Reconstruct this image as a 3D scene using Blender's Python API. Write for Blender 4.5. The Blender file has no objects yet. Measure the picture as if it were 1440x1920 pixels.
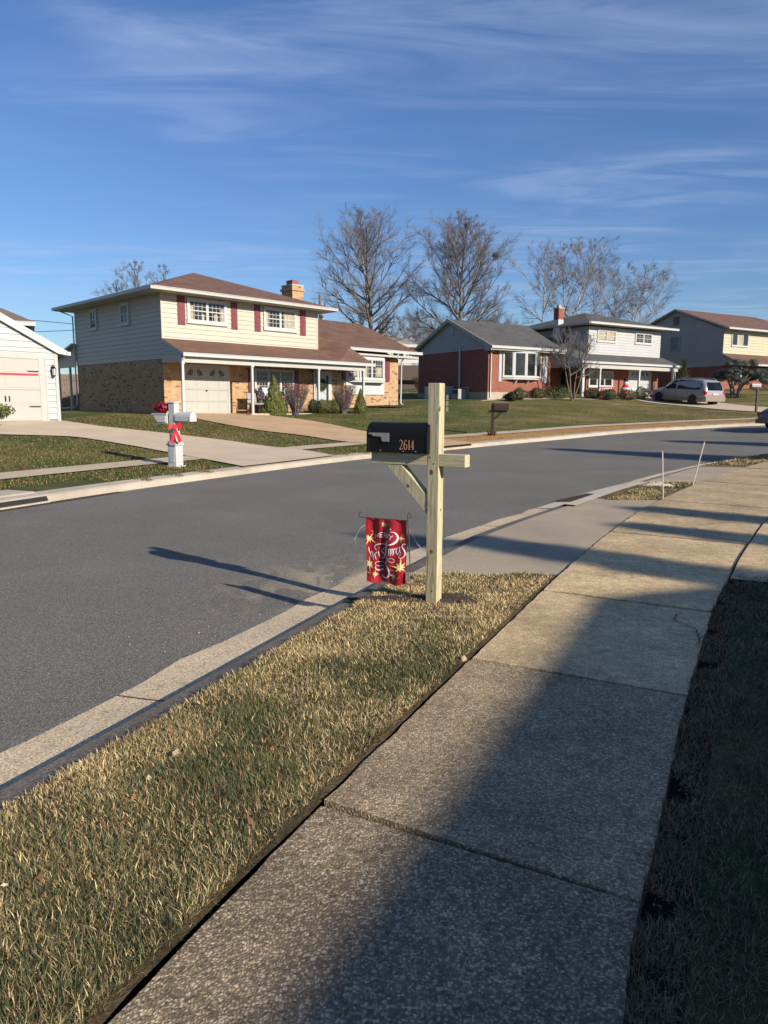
import bpy, math, random
import numpy as np
from mathutils import Matrix, Vector
random.seed(7); RNG = np.random.default_rng(7)
R = math.radians
scene = bpy.context.scene
col = scene.collection
# ---------------------------------------------------------------- camera
EYE = 1.45; PITCH = R(8.43); ROLL = R(.26)
cam_d = bpy.data.cameras.new('camera'); cam = bpy.data.objects.new('camera', cam_d); col.objects.link(cam)
cam_d.sensor_fit = 'VERTICAL'; cam_d.sensor_height = 24.0; cam_d.lens = 24.0*1353/1920
cam_d.clip_start = .05; cam_d.clip_end = 3000
_F = Vector((0, math.cos(PITCH), -math.sin(PITCH))); _U0 = Vector((0, math.sin(PITCH), math.cos(PITCH))); _R0 = Vector((1, 0, 0))
_R = _R0*math.cos(ROLL)+_U0*math.sin(ROLL); _Up = -_R0*math.sin(ROLL)+_U0*math.cos(ROLL)
m = Matrix((_R, _Up, -_F)).transposed().to_4x4(); m.translation = (0, 0, EYE); cam.matrix_world = m
scene.camera = cam
scene.render.resolution_x = 768; scene.render.resolution_y = 1024
# ---------------------------------------------------------------- sun and sky
SUN_EL = 23.7; SUN_AZ = 132.0            # azimuth clockwise from +Y
sd = bpy.data.lights.new('sun', 'SUN'); sd.energy = 5.0; sd.angle = R(.53); sd.color = (1.0, .90, .76)
sun = bpy.data.objects.new('sun', sd); col.objects.link(sun)
_s = Vector((math.cos(R(SUN_EL))*math.sin(R(SUN_AZ)), math.cos(R(SUN_EL))*math.cos(R(SUN_AZ)), math.sin(R(SUN_EL))))
sun.rotation_euler = _s.to_track_quat('Z', 'Y').to_euler(); sun.location = _s*50
world = bpy.data.worlds.new('World'); scene.world = world; world.use_nodes = True
wn = world.node_tree; wn.nodes.clear()
def wnode(t, **k):
    n = wn.nodes.new(t)
    for a, b in k.items(): setattr(n, a, b)
    return n
sky = wnode('ShaderNodeTexSky', sky_type='NISHITA', sun_disc=False, sun_elevation=R(SUN_EL), sun_rotation=R(SUN_AZ), air_density=1.25, dust_density=.12, ozone_density=3.4, altitude=100)
tc = wnode('ShaderNodeTexCoord'); sep = wnode('ShaderNodeSeparateXYZ'); wn.links.new(tc.outputs['Generated'], sep.inputs[0])
zc = wnode('ShaderNodeMath', operation='MAXIMUM'); wn.links.new(sep.outputs['Z'], zc.inputs[0]); zc.inputs[1].default_value = .03
dx = wnode('ShaderNodeMath', operation='DIVIDE'); wn.links.new(sep.outputs['X'], dx.inputs[0]); wn.links.new(zc.outputs[0], dx.inputs[1])
dy = wnode('ShaderNodeMath', operation='DIVIDE'); wn.links.new(sep.outputs['Y'], dy.inputs[0]); wn.links.new(zc.outputs[0], dy.inputs[1])
cv = wnode('ShaderNodeCombineXYZ'); wn.links.new(dx.outputs[0], cv.inputs[0]); wn.links.new(dy.outputs[0], cv.inputs[1])
def cloud(scale, rot, sc, det, lo, hi, dist, off):
    mp = wnode('ShaderNodeMapping'); mp.inputs['Rotation'].default_value = (0, 0, R(rot)); mp.inputs['Scale'].default_value = sc; mp.inputs['Location'].default_value = off
    wn.links.new(cv.outputs[0], mp.inputs[0])
    nz = wnode('ShaderNodeTexNoise'); nz.inputs['Scale'].default_value = scale; nz.inputs['Detail'].default_value = det; nz.inputs['Roughness'].default_value = .58; nz.inputs['Distortion'].default_value = dist
    wn.links.new(mp.outputs[0], nz.inputs[0])
    mr = wnode('ShaderNodeMapRange', interpolation_type='SMOOTHSTEP'); mr.inputs['From Min'].default_value = lo; mr.inputs['From Max'].default_value = hi
    wn.links.new(nz.outputs['Fac'], mr.inputs[0]); return mr
c1 = cloud(1.5, 24, (.6, 1.9, 1), 10, .36, .80, 1.0, (9.7, 3.1, 0))
c2 = cloud(.42, -12, (1, 1.4, 1), 3, .34, .58, .5, (6.4, 3.3, 0))
mul = wnode('ShaderNodeMath', operation='MULTIPLY'); wn.links.new(c1.outputs[0], mul.inputs[0]); wn.links.new(c2.outputs[0], mul.inputs[1])
mu2 = wnode('ShaderNodeMath', operation='MULTIPLY'); wn.links.new(mul.outputs[0], mu2.inputs[0]); mu2.inputs[1].default_value = .36
mix = wnode('ShaderNodeMix', data_type='RGBA'); wn.links.new(mu2.outputs[0], mix.inputs[0]); tint = wnode('ShaderNodeMix', data_type='RGBA', blend_type='MULTIPLY'); tint.inputs[0].default_value = 1; wn.links.new(sky.outputs[0], tint.inputs[6]); tint.inputs[7].default_value = (.83, 1.05, 1.45, 1); wn.links.new(tint.outputs[2], mix.inputs[6]); mix.inputs[7].default_value = (6.6, 7.6, 10.6, 1)
bg = wnode('ShaderNodeBackground'); bg.inputs[1].default_value = .055
wn.links.new(mix.outputs[2], bg.inputs[0]); wo = wnode('ShaderNodeOutputWorld'); wn.links.new(bg.outputs[0], wo.inputs[0])
scene.view_settings.view_transform = 'Standard'; scene.view_settings.look = 'None'; scene.view_settings.exposure = 0.62; scene.view_settings.gamma = 1.0
scene.render.engine = 'CYCLES'
# ---------------------------------------------------------------- terrain
def smooth(pts, n=160, ext=True):
    """Catmull-Rom through points, resampled evenly by arc length"""
    P = np.array(pts, float)
    P = np.vstack([2*P[0]-P[1], P, 2*P[-1]-P[-2]])
    out = []
    for i in range(1, len(P)-2):
        p0, p1, p2, p3 = P[i-1:i+3]
        for t in np.linspace(0, 1, 24, endpoint=False):
            out.append(.5*((2*p1)+(-p0+p2)*t+(2*p0-5*p1+4*p2-p3)*t*t+(-p0+3*p1-3*p2+p3)*t**3))
    out.append(P[-2]); out = np.array(out)
    d = np.r_[0, np.cumsum(np.hypot(*np.diff(out[:, :2], axis=0).T))]
    s = np.linspace(0, d[-1], n)
    return np.array([np.interp(s, d, out[:, k]) for k in range(out.shape[1])]).T
def offset(c, t, dz=0.0):
    """offset a polyline to its left by t (plan), raise by dz"""
    g = np.gradient(c[:, :2], axis=0); g /= np.hypot(g[:, 0], g[:, 1])[:, None]
    o = c.copy(); o[:, 0] -= g[:, 1]*t; o[:, 1] += g[:, 0]*t; o[:, 2] += dz
    return o
# road edge on the near side (where asphalt meets the gutter), x y z
NEAR = smooth([(-5.4, -5, -.12), (-3.55, -1, -.12), (-1.73, 3.06, -.12), (-.42, 6.1, -.12), (.72, 8.45, -.12), (2.41, 11.12, -.12),
               (4.23, 13.8, -.12), (8.3, 18.9, -.06), (13, 22.6, .12), (19, 25.6, .4), (30, 28.5, .9), (60, 30, 2.0)], 420)
FAR = smooth([(-11, -3, -.12), (-8.3, 4, -.12), (-5.75, 10.5, -.12), (-4.75, 13.0, -.12), (-3.1, 16.2, -.10), (-1.55, 18.8, -.07), (.55, 21.6, -.02),
              (4.0, 25.6, .06), (6.7, 28.3, .13), (9.9, 31.1, .26), (12.1, 32.4, .35), (14.3, 33.3, .43), (17.9, 34.2, .58), (30, 35.8, .95), (60, 37.5, 2.1)], 420)
SWL = smooth([(-3.6, -5, 0), (-1.9, -1.3, 0), (-.64, 1.51, 0), (-.22, 2.45, 0), (.51, 3.98, 0), (1.52, 6.07, 0), (2.6, 8.19, 0), (4.24, 11.04, 0),
              (7.0, 15.0, .02), (10.8, 19.3, .12), (15.5, 22.6, .32), (21, 25, .6), (60, 27, 2.0)], 420)
SWR = smooth([(-2.55, -5.5, 0), (-.75, -1.6, 0), (.57, 1.52, 0), (.84, 2.08, 0), (1.52, 3.44, 0), (2.34, 4.98, 0), (2.95, 6.02, 0), (3.66, 7.2, 0), (5.3, 9.75, 0), (7.4, 12.6, 0), (10.2, 15.8, .03), (14.6, 19.3, .2), (21, 22.5, .5), (60, 25, 2.0)], 420)
_cp = []
def _addc(c, t, dz, step=14):
    for p in offset(c, t, dz)[::step]: _cp.append(p)
_addc(FAR, .32, .14); _addc(FAR, 2.0, .22); _addc(FAR, 3.4, .30)
for k in range(0, 420, 14):
    p = SWL[k]; _cp.append(p)
_addc(SWR, 0, 0); _addc(SWR, -4, .03); _addc(NEAR, -.55, .12)
_cp += [(-11.07, 24.8, .84), (-13.5, 22.2, .84), (-9.34, 31, .98), (-7.5, 29.2, .9), (-3, 35.2, 1.05), (-1.2, 40.1, 1.4), (.8, 41.1, 1.45), (-15.5, 37.2, 1.1), (3.5, 39, 1.45),
        (6.2, 44, 1.80), (4, 40.5, 1.4), (2.2, 50.3, 1.95), (13, 44.5, 1.65), (10.5, 46.6, 1.9), (17.6, 53, 2.1), (21, 55, 2.15), (20.8, 46.5, 1.45), (19, 49.5, 1.65), (22.5, 43.0, 1.25), (24, 38.5, 1.0),
        (30, 45, 1.6), (26, 58, 2.7), (33, 60, 3.0), (30, 70, 3.2), (0, 60, 2.6), (-20, 50, 1.8), (-30, 30, .9), (-25, 20, .5), (40, 50, 2.6), (60, 60, 3.5),
        (-40, 10, 0), (-30, 0, 0), (20, 10, .1), (30, 18, .3), (20, 0, 0), (10, -10, 0), (-10, -20, 0)]
for a in range(0, 360, 15):
    r = math.radians(a); _cp.append((170*math.cos(r), 170*math.sin(r), 3.0 if math.sin(r) > .1 else .2)); _cp.append((600*math.cos(r), 600*math.sin(r), 3.2 if math.sin(r) > .1 else .2))
_cp = np.array(_cp, float)
def _U(r2): return np.where(r2 > 1e-12, .5*r2*np.log(np.maximum(r2, 1e-12)), 0)
def _solve():
    n = len(_cp); A = np.zeros((n+3, n+3)); d = _cp[:, None, :2]-_cp[None, :, :2]
    A[:n, :n] = _U((d**2).sum(2))+np.eye(n)*.6
    A[:n, n] = 1; A[:n, n+1:] = _cp[:, :2]; A[n, :n] = 1; A[n+1:, :n] = _cp[:, :2].T
    return np.linalg.solve(A, np.r_[_cp[:, 2], 0, 0, 0])
_w = _solve()
def G(x, y):
    """ground height (grass / paving level, roads excluded)"""
    x = np.asarray(x, float); y = np.asarray(y, float); sh = x.shape; x = x.ravel(); y = y.ravel()
    out = np.empty(len(x))
    for i in range(0, len(x), 20000):
        X = x[i:i+20000]; Y = y[i:i+20000]
        d2 = (X[:, None]-_cp[None, :, 0])**2+(Y[:, None]-_cp[None, :, 1])**2
        out[i:i+20000] = _U(d2)@_w[:-3]+_w[-3]+_w[-2]*X+_w[-1]*Y
    return out.reshape(sh)
def g1(x, y): return float(G(np.array([x]), np.array([y]))[0])
# ---------------------------------------------------------------- materials
def newmat(name):
    m = bpy.data.materials.new(name); m.use_nodes = True; nt = m.node_tree; b = nt.nodes['Principled BSDF']
    return m, nt, b
def nd(nt, t, **k):
    n = nt.nodes.new(t)
    for a, b in k.items(): setattr(n, a, b)
    return n
def coords(nt, kind='Position', scale=(1, 1, 1), rot=(0, 0, 0)):
    if kind == 'Position': s = nd(nt, 'ShaderNodeNewGeometry').outputs['Position']
    else: s = nd(nt, 'ShaderNodeTexCoord').outputs['Object']
    mp = nd(nt, 'ShaderNodeMapping'); mp.inputs['Scale'].default_value = scale; mp.inputs['Rotation'].default_value = rot
    nt.links.new(s, mp.inputs[0]); return mp.outputs[0]
def noise(nt, v, scale, det=4, rough=.55, dist=0):
    n = nd(nt, 'ShaderNodeTexNoise'); n.inputs['Scale'].default_value = scale; n.inputs['Detail'].default_value = det
    n.inputs['Roughness'].default_value = rough; n.inputs['Distortion'].default_value = dist
    nt.links.new(v, n.inputs['Vector']); return n.outputs['Fac']
def ramp(nt, f, stops, interp='LINEAR'):
    r = nd(nt, 'ShaderNodeValToRGB'); r.color_ramp.interpolation = interp
    e = r.color_ramp.elements
    while len(e) < len(stops): e.new(.5)
    for i, (p, c) in enumerate(stops): e[i].position = p; e[i].color = (*c, 1) if len(c) == 3 else c
    nt.links.new(f, r.inputs[0]); return r.outputs[0]
def mixc(nt, f, a, b, mode='MIX'):
    m = nd(nt, 'ShaderNodeMix', data_type='RGBA', blend_type=mode)
    for s, v in ((0, f), (6, a), (7, b)):
        if hasattr(v, 'links'): nt.links.new(v, m.inputs[s])
        else: m.inputs[s].default_value = v if s == 0 else ((*v, 1) if len(v) == 3 else v)
    return m.outputs[2]
def maprange(nt, f, a, b, c=0, d=1):
    m = nd(nt, 'ShaderNodeMapRange'); m.inputs[1].default_value = a; m.inputs[2].default_value = b; m.inputs[3].default_value = c; m.inputs[4].default_value = d
    nt.links.new(f, m.inputs[0]); return m.outputs[0]
def bump(nt, b, h, strength, dist=.01):
    n = nd(nt, 'ShaderNodeBump'); n.inputs['Strength'].default_value = strength; n.inputs['Distance'].default_value = dist
    nt.links.new(h, n.inputs['Height']); nt.links.new(n.outputs[0], b.inputs['Normal'])
def plain(name, c, rough=.6, var=.12, scale=3, metal=0, bmp=0, bscale=60, spec=.5):
    m, nt, b = newmat(name); v = coords(nt, 'Object')
    f = noise(nt, v, scale, 5)
    lo = tuple(x*(1-var) for x in c); hi = tuple(min(1, x*(1+var)) for x in c)
    nt.links.new(ramp(nt, f, [(.3, lo), (.7, hi)]), b.inputs['Base Color'])
    b.inputs['Roughness'].default_value = rough; b.inputs['Metallic'].default_value = metal; b.inputs['Specular IOR Level'].default_value = spec
    if bmp: bump(nt, b, noise(nt, v, bscale, 3), bmp, .004)
    return m
M = {}
M['white'] = plain('white_paint', (.38, .39, .39), .5, .05, 1.2)
M['white_trim'] = plain('white_trim', (.42, .425, .42), .45, .04, 2)
M['cream_door'] = plain('cream_door_paint', (.35, .345, .31), .5, .03, 1)
M['siding_white'] = plain('white_vinyl_siding', (.365, .37, .37), .5, .04, 1)
M['siding_cream'] = plain('cream_vinyl_siding', (.415, .377, .305), .5, .04, .8)
M['siding_grey'] = plain('grey_vinyl_siding', (.50, .485, .45), .5, .05, .8)
M['siding_yellow'] = plain('yellow_siding', (.41, .375, .26), .5, .04, .8)
M['siding_side'] = plain('shade_toned_siding', (.30, .285, .265), .55, .05, .8)  # grey with the shade of the side walls put into its colour
M['gutter'] = plain('gutter_paint', (.38, .37, .34), .45, .05, 2)
M['maroon'] = plain('maroon_paint', (.145, .026, .034), .5, .1, 4)
M['black_metal'] = plain('black_metal', (.007, .007, .008), .5, .2, 8, spec=.25)
M['dark'] = plain('dark_interior', (.014, .013, .012), .6, .2, 4)
M['curtain'] = plain('curtain_cloth', (.33, .28, .19), .8, .3, 9)
M['blind'] = plain('window_blind', (.42, .42, .40), .6, .1, 9)
M['ribbon_red'] = plain('red_ribbon', (.62, .012, .018), .5, .15, 20)
M['bow_red'] = plain('red_bow_cloth', (.52, .012, .015), .55, .15, 20)
M['rubber'] = plain('tyre_rubber', (.02, .02, .02), .8, .2, 8)
M['rim'] = plain('alloy_rim', (.42, .41, .39), .35, .1, 8, metal=.6)
M['rust'] = plain('rusty_iron', (.07, .035, .02), .8, .4, 20)
M['stake'] = plain('reflector_stake', (.62, .42, .38), .5, .1, 20)
M['bark'] = plain('grey_bark', (.125, .105, .092), .9, .35, 6, bmp=.4, bscale=25)
M['twig'] = plain('twig_bark', (.118, .108, .114), .9, .25, 2)
M['birch'] = plain('pale_birch_bark', (.26, .215, .185), .85, .45, 3)
M['bark_young'] = plain('young_bark', (.125, .102, .085), .85, .25, 5)
M['knot'] = plain('wood_knot', (.13, .075, .035), .8, .5, 90)
M['leaf_dead'] = plain('dead_leaf', (.10, .045, .022), .8, .4, 30)
M['pink_flower'] = plain('pink_petals', (.50, .012, .07), .6, .3, 20)
M['plastic_white'] = plain('white_plastic', (.44, .45, .455), .35, .04, 6)
M['number'] = plain('copper_numerals', (.52, .26, .14), .45, .1, 40)
M['grey_plastic'] = plain('grey_flag_plastic', (.24, .235, .24), .5, .08, 12)
M['brown_wood'] = plain('dark_brown_wood', (.045, .028, .020), .7, .25, 12)
M['fence_wood'] = plain('weathered_fence_wood', (.17, .12, .085), .8, .35, 5)
M['pole_wood'] = plain('utility_pole_wood', (.17, .10, .07), .9, .2, 5)
M['car_lilac'] = plain('silver_paint', (.26, .262, .28), .3, .03, 2, metal=.2)
M['car_taupe'] = plain('taupe_cladding', (.21, .175, .14), .45, .05, 2)
M['car_dark'] = plain('dark_grey_paint', (.10, .08, .08), .3, .05, 2, metal=.3)
M['lamp_red'] = plain('red_lens', (.35, .01, .02), .2, .1, 5)
M['lamp_clear'] = plain('clear_lens', (.6, .6, .6), .15, .05, 5)
M['stone'] = plain('pebble_stone', (.36, .24, .15), .8, .25, 30)
M['wreath'] = plain('wreath_green', (.02, .035, .015), .8, .4, 30)
M['gold'] = plain('gold_print', (.72, .52, .17), .6, .08, 60)
M['gold_light'] = plain('pale_gold_print', (.82, .72, .40), .6, .08, 60)
M['print_white'] = plain('white_print', (.78, .66, .70), .6, .05, 60)
M['flag_dark'] = plain('fold_shade_red', (.12, .004, .015), .65, .2, 30)  # dark red for the painted fold shade
def _glass(name, c):
    m, nt, b = newmat(name); v = coords(nt, 'Object')
    nt.links.new(ramp(nt, noise(nt, v, 1.5, 2), [(.35, tuple(x*.5 for x in c)), (.7, tuple(x*1.6 for x in c))]), b.inputs['Base Color'])
    b.inputs['Roughness'].default_value = .06; b.inputs['Specular IOR Level'].default_value = .6
    bump(nt, b, noise(nt, v, 2.2, 1), .25, .02)
    return m
M['glass'] = _glass('window_glass', (.02, .02, .018)); M['car_glass'] = _glass('car_glass', (.008, .009, .012)); M['car_glass'].node_tree.nodes['Principled BSDF'].inputs['Specular IOR Level'].default_value = .25
def _cloth():
    m, nt, b = newmat('red_flag_cloth'); v = coords(nt, 'Object'); v2 = coords(nt, 'Object', (1, 1, .12))
    f = noise(nt, v2, 26, 3); g = noise(nt, v, 6, 3)
    c = ramp(nt, g, [(.35, (.22, .005, .014)), (.65, (.38, .010, .018))])
    nt.links.new(c, b.inputs['Base Color']); b.inputs['Roughness'].default_value = .45
    bump(nt, b, f, .7, .01); return m
M['flag_red'] = _cloth()
def _wood(name, c0, c1, knots=True, dens=1.0):
    m, nt, b = newmat(name); v = coords(nt, 'Object', (1, 1, .06)); vo = coords(nt, 'Object')
    g = noise(nt, v, 120, 4, .6, .3); g2 = noise(nt, v, 14, 3, .5, 1.2)
    col_ = mixc(nt, g2, c0, c1)
    fine = maprange(nt, g, .36, .60, .66, 1.06)
    cc = mixc(nt, 1.0, col_, fine, 'MULTIPLY')
    if knots:
        w = nd(nt, 'ShaderNodeTexVoronoi'); w.inputs['Scale'].default_value = 4.2
        v3 = coords(nt, 'Object', (1.6, 1.6, .85)); nt.links.new(v3, w.inputs['Vector'])
        k = maprange(nt, w.outputs['Distance'], .05, .085, 1, 0)
        cc = mixc(nt, k, cc, (.10, .055, .03))
    nt.links.new(cc, b.inputs['Base Color']); b.inputs['Roughness'].default_value = .75
    bump(nt, b, g, .45, .004); return m
M['post_wood'] = _wood('treated_pine', (.43, .385, .235), (.55, .485, .295), False)
M['post_wood_x'] = None
def _brick(name, c1, c2, c3, mortar, bw=.2, bh=.068, dark=None):
    m, nt, b = newmat(name)
    s = nd(nt, 'ShaderNodeTexCoord').outputs['Object']; sp = nd(nt, 'ShaderNodeSeparateXYZ'); nt.links.new(s, sp.inputs[0])
    ad = nd(nt, 'ShaderNodeMath', operation='ADD'); nt.links.new(sp.outputs[0], ad.inputs[0]); nt.links.new(sp.outputs[1], ad.inputs[1])
    cb = nd(nt, 'ShaderNodeCombineXYZ'); nt.links.new(ad.outputs[0], cb.inputs[0]); nt.links.new(sp.outputs[2], cb.inputs[1])
    br = nd(nt, 'ShaderNodeTexBrick'); nt.links.new(cb.outputs[0], br.inputs['Vector'])
    br.inputs['Scale'].default_value = 1; br.inputs['Brick Width'].default_value = bw; br.inputs['Row Height'].default_value = bh
    br.inputs['Mortar Size'].default_value = .008; br.inputs['Bias'].default_value = -.15
    br.inputs['Color1'].default_value = (*c1, 1); br.inputs['Color2'].default_value = (*c2, 1); br.inputs['Mortar'].default_value = (*mortar, 1)
    v2 = coords(nt, 'Object', (1/bw, 1/bw, 1/bh))
    n = noise(nt, cb.outputs[0], 3.1, 3); n2 = noise(nt, s, 9, 2)
    c = mixc(nt, maprange(nt, n, .5, .75), br.outputs['Color'], c3)
    if dark:
        wv = nd(nt, 'ShaderNodeTexWhiteNoise', noise_dimensions='2D'); sc = nd(nt, 'ShaderNodeVectorMath', operation='DIVIDE'); sc.inputs[1].default_value = (bw*1.0, bh, 1)
        nt.links.new(cb.outputs[0], sc.inputs[0]); fl = nd(nt, 'ShaderNodeVectorMath', operation='FLOOR'); nt.links.new(sc.outputs[0], fl.inputs[0]); nt.links.new(fl.outputs[0], wv.inputs[0])
        c = mixc(nt, maprange(nt, wv.outputs[0], .90, .91, 0, .75), c, dark)
    c = mixc(nt, maprange(nt, n2, .3, .7, 0, .3), c, (.02, .015, .012))
    nt.links.new(c, b.inputs['Base Color']); b.inputs['Roughness'].default_value = .85
    bump(nt, b, br.outputs['Fac'], -.5, .01); return m
M['brick_tan'] = _brick('tan_brick', (.46, .27, .12), (.36, .19, .085), (.55, .36, .19), (.42, .33, .23), dark=(.13, .06, .035))
M['brick_shade'] = _brick('shaded_tan_brick', (.22, .16, .10), (.13, .09, .06), (.30, .20, .12), (.22, .18, .13), dark=(.05, .03, .02))  # tan brick with shade put into the colour, unused
M['brick_red'] = _brick('red_brick', (.27, .062, .034), (.20, .045, .028), (.33, .10, .055), (.24, .14, .10))
def _roof(name, c0, c1):
    m, nt, b = newmat(name)
    s = nd(nt, 'ShaderNodeTexCoord').outputs['Object']; sp = nd(nt, 'ShaderNodeSeparateXYZ'); nt.links.new(s, sp.inputs[0])
    ad = nd(nt, 'ShaderNodeMath', operation='ADD'); nt.links.new(sp.outputs[0], ad.inputs[0]); nt.links.new(sp.outputs[1], ad.inputs[1])
    cb = nd(nt, 'ShaderNodeCombineXYZ'); nt.links.new(ad.outputs[0], cb.inputs[0]); nt.links.new(sp.outputs[2], cb.inputs[1])
    br = nd(nt, 'ShaderNodeTexBrick'); nt.links.new(cb.outputs[0], br.inputs['Vector']); br.inputs['Scale'].default_value = 1
    br.inputs['Brick Width'].default_value = .3; br.inputs['Row Height'].default_value = .055; br.inputs['Mortar Size'].default_value = .004
    br.inputs['Color1'].default_value = (*c0, 1); br.inputs['Color2'].default_value = (*c1, 1); br.inputs['Mortar'].default_value = (*[x*.6 for x in c0], 1)
    f = noise(nt, s, 1.1, 6, .6); g = noise(nt, s, 45, 2)
    c = mixc(nt, 1.0, br.outputs['Color'], maprange(nt, f, .3, .7, .8, 1.2), 'MULTIPLY')
    c = mixc(nt, 1.0, c, maprange(nt, g, .3, .7, .8, 1.2), 'MULTIPLY')
    nt.links.new(c, b.inputs['Base Color']); b.inputs['Roughness'].default_value = .9
    bump(nt, b, g, .4, .01); return m
M['roof_brown'] = _roof('brown_shingles', (.150, .078, .052), (.105, .056, .038))
M['roof_grey'] = _roof('charcoal_shingles', (.085, .083, .078), (.06, .06, .056))
M['roof_tan'] = _roof('weathered_shingles', (.19, .14, .10), (.14, .105, .08))
M['roof_pale'] = _roof('pale_grey_shingles', (.30, .27, .25), (.22, .20, .19))
def _asphalt():
    m, nt, b = newmat('asphalt'); v = coords(nt)
    f = noise(nt, v, 105, 3, .8); g = noise(nt, v, .55, 5, .6); h = noise(nt, v, 3.5, 5, .65)
    w = nd(nt, 'ShaderNodeTexVoronoi'); w.inputs['Scale'].default_value = 130; nt.links.new(v, w.inputs['Vector'])
    c = ramp(nt, f, [(.36, (.06, .056, .049)), (.52, (.143, .132, .112)), (.68, (.34, .315, .265))])
    c = mixc(nt, 1.0, c, maprange(nt, g, .3, .7, .86, 1.12), 'MULTIPLY')
    c = mixc(nt, maprange(nt, h, .55, .8, 0, .35), c, (.135, .118, .095))
    # pale tan dust drifted near the gutter
    at = nd(nt, 'ShaderNodeAttribute', attribute_name='dust'); d = noise(nt, coords(nt, 'Position', (1, .6, 1), (0, 0, R(27))), 3.4, 7, .72, .8)
    mm = nd(nt, 'ShaderNodeMath', operation='MULTIPLY'); nt.links.new(at.outputs['Fac'], mm.inputs[0]); nt.links.new(maprange(nt, d, .46, .60), mm.inputs[1])
    c = mixc(nt, mm.outputs[0], c, (.44, .35, .22))
    nt.links.new(c, b.inputs['Base Color']); b.inputs['Roughness'].default_value = .82
    bump(nt, b, w.outputs['Distance'], .9, .006); return m
M['asphalt'] = _asphalt()
def _aggregate():
    """old exposed-aggregate footpath"""
    m, nt, b = newmat('exposed_aggregate'); v = coords(nt)
    va = nd(nt, 'ShaderNodeTexVoronoi'); va.inputs['Scale'].default_value = 112; nv0 = nd(nt, 'ShaderNodeTexNoise'); nv0.inputs['Scale'].default_value = 34; nt.links.new(v, nv0.inputs['Vector']); mx0 = nd(nt, 'ShaderNodeMix', data_type='VECTOR'); mx0.inputs[0].default_value = .022; nt.links.new(v, mx0.inputs[4]); nt.links.new(nv0.outputs['Color'], mx0.inputs[5]); nt.links.new(mx0.outputs[1], va.inputs['Vector'])
    vb = nd(nt, 'ShaderNodeTexVoronoi'); vb.inputs['Scale'].default_value = 52; vb.inputs['Randomness'].default_value = 1
    nv = nd(nt, 'ShaderNodeTexNoise'); nv.inputs['Scale'].default_value = 60; nt.links.new(v, nv.inputs['Vector'])
    mxv = nd(nt, 'ShaderNodeMix', data_type='VECTOR'); mxv.inputs[0].default_value = .012
    nt.links.new(v, mxv.inputs[4]); nt.links.new(nv.outputs['Color'], mxv.inputs[5]); nt.links.new(mxv.outputs[1], vb.inputs['Vector'])
    at = nd(nt, 'ShaderNodeAttribute', attribute_name='tone')
    sepc = nd(nt, 'ShaderNodeSeparateColor'); nt.links.new(va.outputs['Color'], sepc.inputs[0])
    sepd = nd(nt, 'ShaderNodeSeparateColor'); nt.links.new(vb.outputs['Color'], sepd.inputs[0])
    g = noise(nt, v, 1.6, 6, .62); h = noise(nt, v, 14, 4, .6)
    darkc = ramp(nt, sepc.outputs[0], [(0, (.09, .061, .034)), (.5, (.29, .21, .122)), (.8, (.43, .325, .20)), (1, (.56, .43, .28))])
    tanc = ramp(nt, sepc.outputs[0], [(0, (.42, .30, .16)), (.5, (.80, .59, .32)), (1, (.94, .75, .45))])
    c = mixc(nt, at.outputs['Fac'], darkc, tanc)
    # mortar between stones
    c = mixc(nt, maprange(nt, va.outputs['Distance'], .35, .62, 0, .75), c, mixc(nt, at.outputs['Fac'], (.075, .06, .046), (.62, .45, .22)))
    # larger pale pebbles
    sel = maprange(nt, sepd.outputs[1], .84, .86); rim = maprange(nt, vb.outputs['Distance'], .30, .36, 1, 0)
    pm = nd(nt, 'ShaderNodeMath', operation='MULTIPLY'); nt.links.new(sel, pm.inputs[0]); nt.links.new(rim, pm.inputs[1])
    inv = nd(nt, 'ShaderNodeMath', operation='MULTIPLY'); nt.links.new(pm.outputs[0], inv.inputs[0]); nt.links.new(maprange(nt, at.outputs['Fac'], 0, 1, 1, .25), inv.inputs[1])
    c = mixc(nt, inv.outputs[0], c, ramp(nt, sepd.outputs[0], [(0, (.26, .19, .12)), (.5, (.40, .32, .23)), (1, (.52, .44, .34))]))
    c = mixc(nt, 1.0, c, maprange(nt, g, .3, .72, .66, 1.25), 'MULTIPLY')
    c = mixc(nt, 1.0, c, maprange(nt, h, .3, .7, .78, 1.2), 'MULTIPLY')
    c = mixc(nt, maprange(nt, noise(nt, v, 5, 6, .75, 1.5), .60, .70, 0, .45), c, (.06, .042, .028))
    nt.links.new(c, b.inputs['Base Color']); b.inputs['Roughness'].default_value = .85
    hh = mixc(nt, .5, maprange(nt, va.outputs['Distance'], 0, .7, 1, 0), pm.outputs[0])
    bump(nt, b, hh, .7, .006); return m
M['aggregate'] = _aggregate()
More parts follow.
